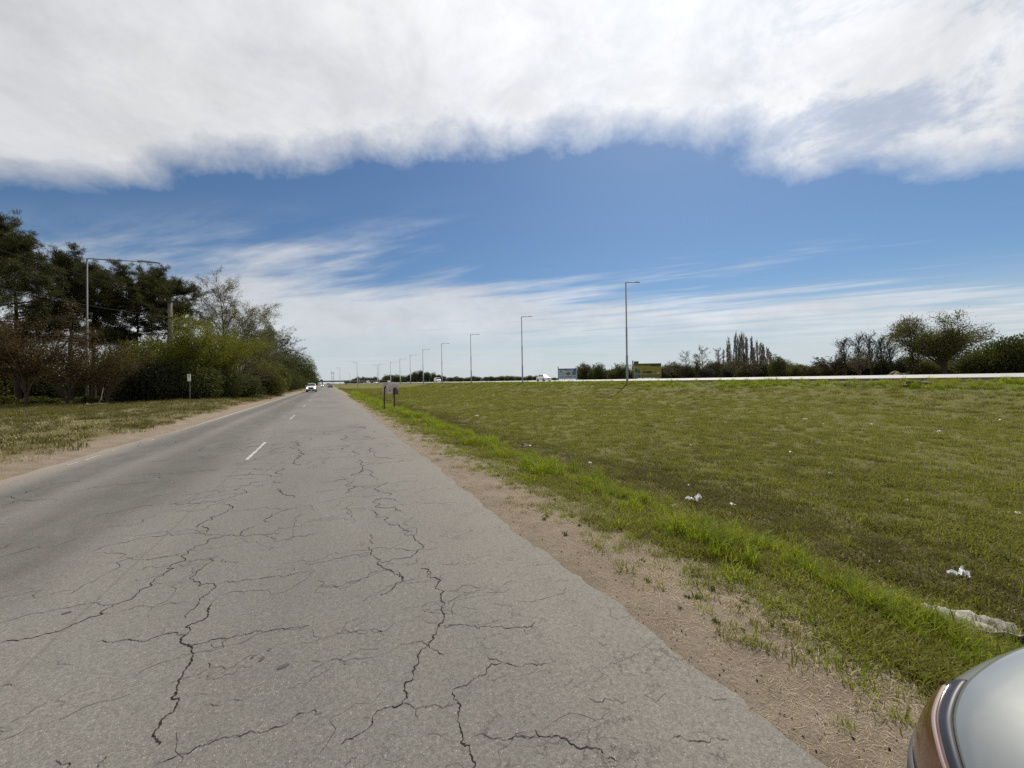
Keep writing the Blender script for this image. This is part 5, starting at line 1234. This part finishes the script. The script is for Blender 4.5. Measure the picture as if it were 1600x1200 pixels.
HPt(hcab, 'windscreen', MAT['glass_dark'], o, 1.05, 1.77, PI*.20, PI*.80); HPt(hcab, 'rear_window', MAT['glass_dark'], o, 3.26, 3.92, PI*.22, PI*.78)
HPt(hero, 'rear_bumper', MAT['grey_plastic'], o, 3.9, 4.12, PI*.02, PI*.07); HPt(hero, 'sill', MAT['grey_plastic'], o, 1.2, 2.95, PI*.005, PI*.03, off=.01)

# ------------------------------------------------------------------ litter, heaps
def crumple(seed, sx, sy, sz, n=2):
    import bmesh
    bm = bmesh.new(); bmesh.ops.create_icosphere(bm, subdivisions=n, radius=1); q = random.Random(seed)
    ph = [q.uniform(0, 6) for _ in range(6)]
    for v in bm.verts:
        c = v.co; d = 1+.35*math.sin(c.x*4+ph[0])*math.sin(c.y*5+ph[1])+.25*math.sin(c.z*7+ph[2]+c.x*3)+q.uniform(-.22, .22)
        v.co = Vector((c.x*sx*d, c.y*sy*d, max(-.15, c.z)*sz*d))
    me = bpy.data.meshes.new('crumpled'); bm.to_mesh(me); bm.free(); return me
def litter(name, px, py, sz, seed, mat, label, cat='litter', group=None, flat_=.45, asp=.7):
    z = -.3
    for _ in range(8):
        q = at(px, py, z); z = gz(q[0], q[1])
    ob = mobj(name, crumple(seed, sz, sz*asp, sz*flat_), mat); ob.location = (q[0], q[1], z+.01); ob.rotation_euler = (0, 0, seed*1.1)
    tag(ob, label, cat, group); return ob
# two torn carrier bags, each a pair of rising film flaps
def bag(px, py, s, seed, label):
    z = -.3
    for _ in range(8):
        q = at(px, py, z); z = gz(q[0], q[1])
    rg = np.random.RandomState(seed); n = 14; Vs = []; Fs = []
    for part, (l, w, hgt, a0) in enumerate(((1.0, .30, .42, .3), (.7, .34, .30, 2.3), (.55, .22, .5, 4.1))):
        tt = np.linspace(0, 1, n); ss = np.linspace(-.5, .5, 8); T, Sg = np.meshgrid(tt, ss, indexing='ij')
        X = s*(l*T*math.cos(a0)-w*Sg*(1-.3*T)*math.sin(a0)); Y = s*(l*T*math.sin(a0)+w*Sg*(1-.3*T)*math.cos(a0))
        Zz = s*hgt*np.sin(T*2.6)*(.7+.3*np.cos(Sg*7+part))+s*.07*np.sin(T*11+Sg*9+part)+s*.04*rg.normal(0, 1, T.shape)
        o0 = len(Vs)*0+sum(len(v) for v in Vs); Vs.append(np.stack([X, Y, np.maximum(Zz, .005)], -1).reshape(-1, 3))
        idx = np.arange(n*8).reshape(n, 8)+o0; Fs.append(np.stack([idx[:-1, :-1], idx[:-1, 1:], idx[1:, 1:], idx[1:, :-1]], -1).reshape(-1, 4))
    ob = mobj('plastic_bag', npmesh('plastic_bag', np.concatenate(Vs), np.concatenate(Fs), False), MAT['plastic_bag']); ob.location = (q[0], q[1], z+.01)
    tag(ob, label, 'plastic bag', 'carrier bags in the field'); return ob
bag(1086, 784, .21, 3, 'crumpled white plastic bag by the bright grass strip')
bag(1503, 902, .16, 9, 'torn white plastic bag between the field and the cloth')
small = [(853, 715), (828, 697), (711, 672), (1120, 660), (1168, 668), (1132, 659), (1135, 660.5), (1142, 650), (1158, 678), (1230, 653), (1258, 612), (1286, 663), (1235, 628.5), (1308, 654), (1318, 675.5), (1361, 663), (1468, 674.5), (1562, 658), (1079, 696), (755, 620), (744, 608), (770, 603.5), (705, 622), (730, 632), (662, 637), (646, 615), (640, 612), (632, 608), (634, 610), (686, 616), (922, 724), (1053, 791), (1076, 759), (1144, 789), (1418, 783), (1590, 803), (690, 609), (800, 622), (880, 640)]
for i, (px, py) in enumerate(small):
    d = at(px, py, -.3)[1]; litter('litter_scrap', px, py,   .036+.0013*np.hypot(*at(px, py, -.3)[:2]), 20+i, MAT['paper'], 'small pale scrap of litter lying in the mown field', group='scraps of litter in the field')
litter('litter_scrap', 1298, 742.5, .09, 77, MAT['cloth'], 'tan crumpled paper lump alone in the mown field', group='scraps of litter in the field')
litter('fallen_board', 818, 697, .16, 78, MAT['earth'], 'dark flattened lump of debris in the ditch grass', 'debris')
# grey cloth half hidden in grass
A = np.array([4.16, 1.50]); B = np.array([5.0, .80]); n = 26; k = 9
V = []
rg = np.random.RandomState(2)
for i in range(n):
    t = i/(n-1); c = A*(1-t)+B*t; wd = .34*(1-.35*t)*(.6+.4*math.sin(min(1, t*3+.3)*1.57))
    nrm_ = np.array([B[1]-A[1], -(B[0]-A[0])]); nrm_ = nrm_/np.linalg.norm(nrm_)
    for j in range(k):
        s = j/(k-1)-.5; p2 = c+nrm_*s*wd
        V.append((p2[0], p2[1], gz(*p2)+.06+.035*math.sin(s*13+t*4)+.03*math.sin(t*9+s*5)+.012*rg.normal()))
idx = np.arange(n*k).reshape(n, k); Fq = np.stack([idx[:-1, :-1], idx[:-1, 1:], idx[1:, 1:], idx[1:, :-1]], -1).reshape(-1, 4)
me = npmesh('discarded_cloth', np.array(V), Fq, True); oc = mobj('discarded_cloth', me, MAT['cloth'])
md = oc.modifiers.new('thick', 'SOLIDIFY'); md.thickness = .008
tag(oc, 'folded dirty grey cloth lying in the tall grass near the parked car', 'cloth')
# earth heaps and twig heap by the highway
def heap(px, x, w, h, seed, mat, label):
    X, Y, Z = lateral(px, x); ob = mobj('earth_heap', crumple(seed, w, w*.6, h, 3), mat); ob.location = (X, Y, gz(X, Y)-.03); tag(ob, label, 'heap', 'heaps by the highway')
heap(1431, 34.6, 1.05, .20, 1, MAT['earth'], 'dark purple-brown earth heap on the embankment lip')
heap(1334, 34.2, .7, .10, 2, MAT['earth'], 'low dark earth heap further along the embankment lip')
heap(1402, 70, 1.3, .5, 4, MAT['rubble'], 'brown brushwood heap below the willows')

# ------------------------------------------------------------------ grass (uncountable)
def tuft_mesh(seed, n, h, rad, wid, lie=0.35, curve=.5):
    rng = np.random.RandomState(seed)
    a = rng.rand(n)*6.283; q = np.sqrt(rng.rand(n))*rad; B0 = np.c_[q*np.cos(a), q*np.sin(a), np.zeros(n)]
    az = rng.rand(n)*6.283; ln = np.minimum(1.5, lie*(.3+rng.rand(n))) if lie < 1.45 else np.full(n, 1.52); hh = h*(.45+.75*rng.rand(n))
    D = np.c_[np.cos(az)*np.sin(ln), np.sin(az)*np.sin(ln), np.cos(ln)]; S = np.c_[-np.sin(az), np.cos(az), np.zeros(n)]
    mid = B0+D*(hh*.55)[:, None]; D2 = D+np.c_[np.cos(az), np.sin(az), -np.ones(n)*.3]*(curve*(.3+rng.rand(n)))[:, None]; D2 /= np.linalg.norm(D2, axis=1)[:, None]
    tip = mid+D2*(hh*.5)[:, None]; tip[:, 2] = np.maximum(tip[:, 2], .005); w = (wid*(.6+.7*rng.rand(n)))[:, None]*S
    B0[:, 2] -= .02
    V = np.stack([B0-w*.5, B0+w*.5, mid+w*.42, mid-w*.42, tip+w*.06, tip-w*.06], 1)
    b = (np.arange(n)*6)[:, None]; F = np.concatenate([b+np.array([[0, 1, 2, 3]]), b+np.array([[3, 2, 4, 5]])])
    return npmesh('tuft', V, F, False, {'v': np.repeat(np.clip(rng.normal(.5, .24, n), 0, 1), 6)})
def tuft_collection(name, metas):
    c = bpy.data.collections.new(name)
    for i, (me, mt) in enumerate(metas):
        me.materials.append(MAT[mt]); ob = bpy.data.objects.new('%s_%02d' % (name, i), me); c.objects.link(ob)
    return c
def scatter(name, x, y, sc, coll, nvar, label, cat='grass', zoff=0.0, seed=0, ix=None):
    rng = np.random.RandomState(seed); n = len(x)
    V = np.c_[x, y, terrain(x, y)+zoff]
    me = bpy.data.meshes.new(name); me.vertices.add(n); me.vertices.foreach_set('co', V.astype(np.float32).ravel())
    for nm, tp, dv in (('sc', 'FLOAT', sc), ('rz', 'FLOAT', rng.rand(n)*6.283), ('ix', 'INT', rng.randint(0, nvar, n) if ix is None else ix)):
        a_ = me.attributes.new(nm, tp, 'POINT'); a_.data.foreach_set('value', np.asarray(dv, np.float32 if tp == 'FLOAT' else np.int32))
    ob = mobj(name, me); tag(ob, label, cat, kind='stuff')
    ng = bpy.data.node_groups.new(name, 'GeometryNodeTree')
    ng.interface.new_socket('Geometry', in_out='INPUT', socket_type='NodeSocketGeometry'); ng.interface.new_socket('Geometry', in_out='OUTPUT', socket_type='NodeSocketGeometry')
    N = ng.nodes.new; gi = N('NodeGroupInput'); go = N('NodeGroupOutput'); ip = N('GeometryNodeInstanceOnPoints'); ci = N('GeometryNodeCollectionInfo')
    ci.inputs[0].default_value = coll; ci.inputs[1].default_value = True; ci.inputs[2].default_value = True
    def att(nm, tp):
        q = N('GeometryNodeInputNamedAttribute'); q.data_type = tp; q.inputs[0].default_value = nm; return q.outputs[0]
    cx = N('ShaderNodeCombineXYZ'); ng.links.new(att('rz', 'FLOAT'), cx.inputs[2])
    L = ng.links.new
    L(gi.outputs[0], ip.inputs['Points']); L(ci.outputs[0], ip.inputs['Instance']); ip.inputs['Pick Instance'].default_value = True
    L(att('ix', 'INT'), ip.inputs['Instance Index']); L(cx.outputs[0], ip.inputs['Rotation']); L(att('sc', 'FLOAT'), ip.inputs['Scale']); L(ip.outputs[0], go.inputs[0])
    ob.modifiers.new('scatter', 'NODES').node_group = ng
    return ob
short = tuft_collection('short_tufts', [(tuft_mesh(1, 60, .075, .16, .007, .9), 'grass'), (tuft_mesh(2, 50, .06, .15, .007, 1.1), 'grass'), (tuft_mesh(3, 60, .085, .14, .008, .8), 'grass'), (tuft_mesh(4, 26, .05, .15, .006, 1.3), 'straw'), (tuft_mesh(5, 20, .055, .03, .014, 1.2, .3), 'weed'), (tuft_mesh(6, 50, .065, .15, .007, 1.0), 'bank_grass')])
bankc = tuft_collection('bank_tufts', [(tuft_mesh(41, 60, .08, .16, .008, .9), 'bank_grass'), (tuft_mesh(42, 50, .07, .15, .008, 1.1), 'bank_grass'), (tuft_mesh(43, 50, .12, .14, .009, .8), 'bank_grass'), (tuft_mesh(44, 36, .07, .15, .006, 1.3), 'straw')])
tall = tuft_collection('tall_tufts', [(tuft_mesh(11, 46, .26, .12, .009, .55, .8), 'tall_grass'), (tuft_mesh(12, 40, .32, .10, .010, .5, .9), 'tall_grass'), (tuft_mesh(13, 50, .20, .14, .008, .7, .8), 'tall_grass'), (tuft_mesh(14, 40, .16, .15, .008, .8, .8), 'grass')])
low = tuft_collection('low_tufts', [(tuft_mesh(31, 34, .10, .11, .007, .95, .8), 'grass'), (tuft_mesh(32, 30, .13, .10, .007, .8, .9), 'tall_grass'), (tuft_mesh(33, 36, .08, .13, .006, 1.1, .6), 'grass'), (tuft_mesh(34, 24, .09, .14, .004, 1.3, .3), 'straw'), (tuft_mesh(35, 18, .055, .03, .013, 1.15, .4), 'weed')])
dryc = tuft_collection('straw_bits', [(tuft_mesh(21, 34, .09, .20, .0035, 1.5, .0), 'straw'), (tuft_mesh(22, 26, .06, .22, .003, 1.55, .0), 'straw'), (tuft_mesh(23, 44, .075, .12, .006, 1.0), 'grass')])
g = np.random.RandomState(77)
def clumpy(x, y, s, ph): return .5+.25*np.sin(x*s+ph+1.7*np.sin(y*s*.7))+.25*np.sin(y*s*1.1+ph*2+1.3*np.sin(x*s*.9))
# field
N_ = 80000; r = 1.8+150*g.rand(N_)**1.6; a = R(-4)+R(100)*g.rand(N_); x = r*np.sin(a); y = r*np.cos(a)
k = (x > 2.7+.9*clumpy(x, y, 2.3, 1)) & (x < 36.3) & (g.rand(N_) < .55+.45*clumpy(x, y, 1.1, 3)) ; x, y, r = x[k], y[k], r[k]
ixf = np.where(g.rand(len(x)) < .02+.10*clumpy(x, y, .9, 12)**2, 4, -1); ixf = np.where(ixf == 4, 4, np.where(g.rand(len(x)) < .16+.20*clumpy(x, y, .5, 5), 3, g.randint(0, 3, len(x))))
tz = np.exp(-((x-5.6-.5*np.sin(y*.3))/1.0)**2)*.75+.22*(clumpy(x, y, .35, 15) > .62); ixf = np.where(g.rand(len(x)) < tz, 5, ixf)
scatter('field_grass', x, y, (.6+.6*g.rand(len(x)))*(1+r/34), short, 6, 'short mown olive grass covering the field', seed=1, ix=ixf)
# lush strip along the verge: tall clumps at the ditch edge, lower mixed grass towards the sand
N_ = 10000; y = -1.5+75*g.rand(N_)**1.9; x = 3.95+.33*g.normal(0, 1, N_); k = g.rand(N_) < .04+.96*clumpy(x, y, 3.1, 2)**2.4; x, y = x[k], y[k]
scatter('verge_grass', x, y, (.34+.66*g.rand(len(x))**1.4)*(.5+.6*clumpy(x, y, 1.3, 9))*(1+np.hypot(x, y)/50), tall, 4, 'lush bright green grass strip beside the sandy shoulder', seed=2)
N_ = 16500; y = -1.5+60*g.rand(N_)**1.8; x = 2.15+2.2*g.rand(N_); k = g.rand(N_) < np.clip((x-2.15)/1.1, .03, 1)*(.08+.92*clumpy(x, y, 2.4, 8)**1.8); x, y = x[k], y[k]
scatter('verge_low_grass', x, y, (.4+.65*g.rand(len(x)))*(1+np.hypot(x, y)/60), low, 5, 'low patchy grass between the sand and the lush strip', seed=8)
# straw and thin grass on the shoulder
N_ = 15000; y = -2+34*g.rand(N_)**1.8; x = 1.98+2.1*g.rand(N_)**.9; k = g.rand(N_) < np.clip((x-1.8)/1.0, .10, 1); x, y = x[k], y[k]
ixs = np.where(g.rand(len(x)) < np.clip((x-2.2)/2.4, .02, .5)*(.2+clumpy(x, y, 2.2, 6)), 2, g.randint(0, 2, len(x)))
scatter('shoulder_straw', x, y, .45+.6*g.rand(len(x)), dryc, 3, 'dry straw and thin grass on the sandy shoulder', seed=3, ix=ixs)
# left bank
N_ = 17000; y = 7+62*g.rand(N_)**1.5; x = -6.1-17*g.rand(N_)**.9; k = (g.rand(N_) < .2+.8*clumpy(x, y, 1.2, 4)*np.clip((-5.6-x)/1.6, 0, 1)); x, y = x[k], y[k]
ixl = np.where(g.rand(len(x)) < np.clip(.62+(x+6)/18, .22, .62)*(.5+.9*clumpy(x, y, .8, 11)), 3, g.randint(0, 3, len(x)))
scatter('bank_grass', x, y, (.9+.9*g.rand(len(x)))*(1+y/70), bankc, 4, 'rough dry grass on the left bank', seed=4, ix=ixl)
# weeds on the embankment lip
N_ = 3600; x = 32.8+3.6*g.rand(N_); y = -5+120*g.rand(N_)**1.2; k = g.rand(N_) < .1+.9*clumpy(x, y, .5, 7); x, y = x[k], y[k]
scatter('lip_weeds', x, y, .9+.9*g.rand(len(x)), tall, 4, 'bright weeds along the highway embankment lip', seed=5)
# loose stones and crumbs of asphalt along the broken edge
def stone_mesh(seed):
    me = crumple(seed, .011, .009, .008, 1); return me
st = tuft_collection('stones', [(stone_mesh(i), mt) for i, mt in enumerate(('crack', 'earth', 'paper', 'cloth'))])
N_ = 3200; y = -1+26*g.rand(N_)**1.7; x = right_edge(y)+.0+np.abs(g.normal(0, .30, N_)); scatter('shoulder_gravel', x, y, (.18+.45*g.rand(N_)**4)*(1+y/30), st, 4, 'loose grit and asphalt crumbs along the road edge', 'gravel', .004, 6, np.where(g.rand(N_) < .05, 2, g.choice([0, 1, 1, 3], N_)))
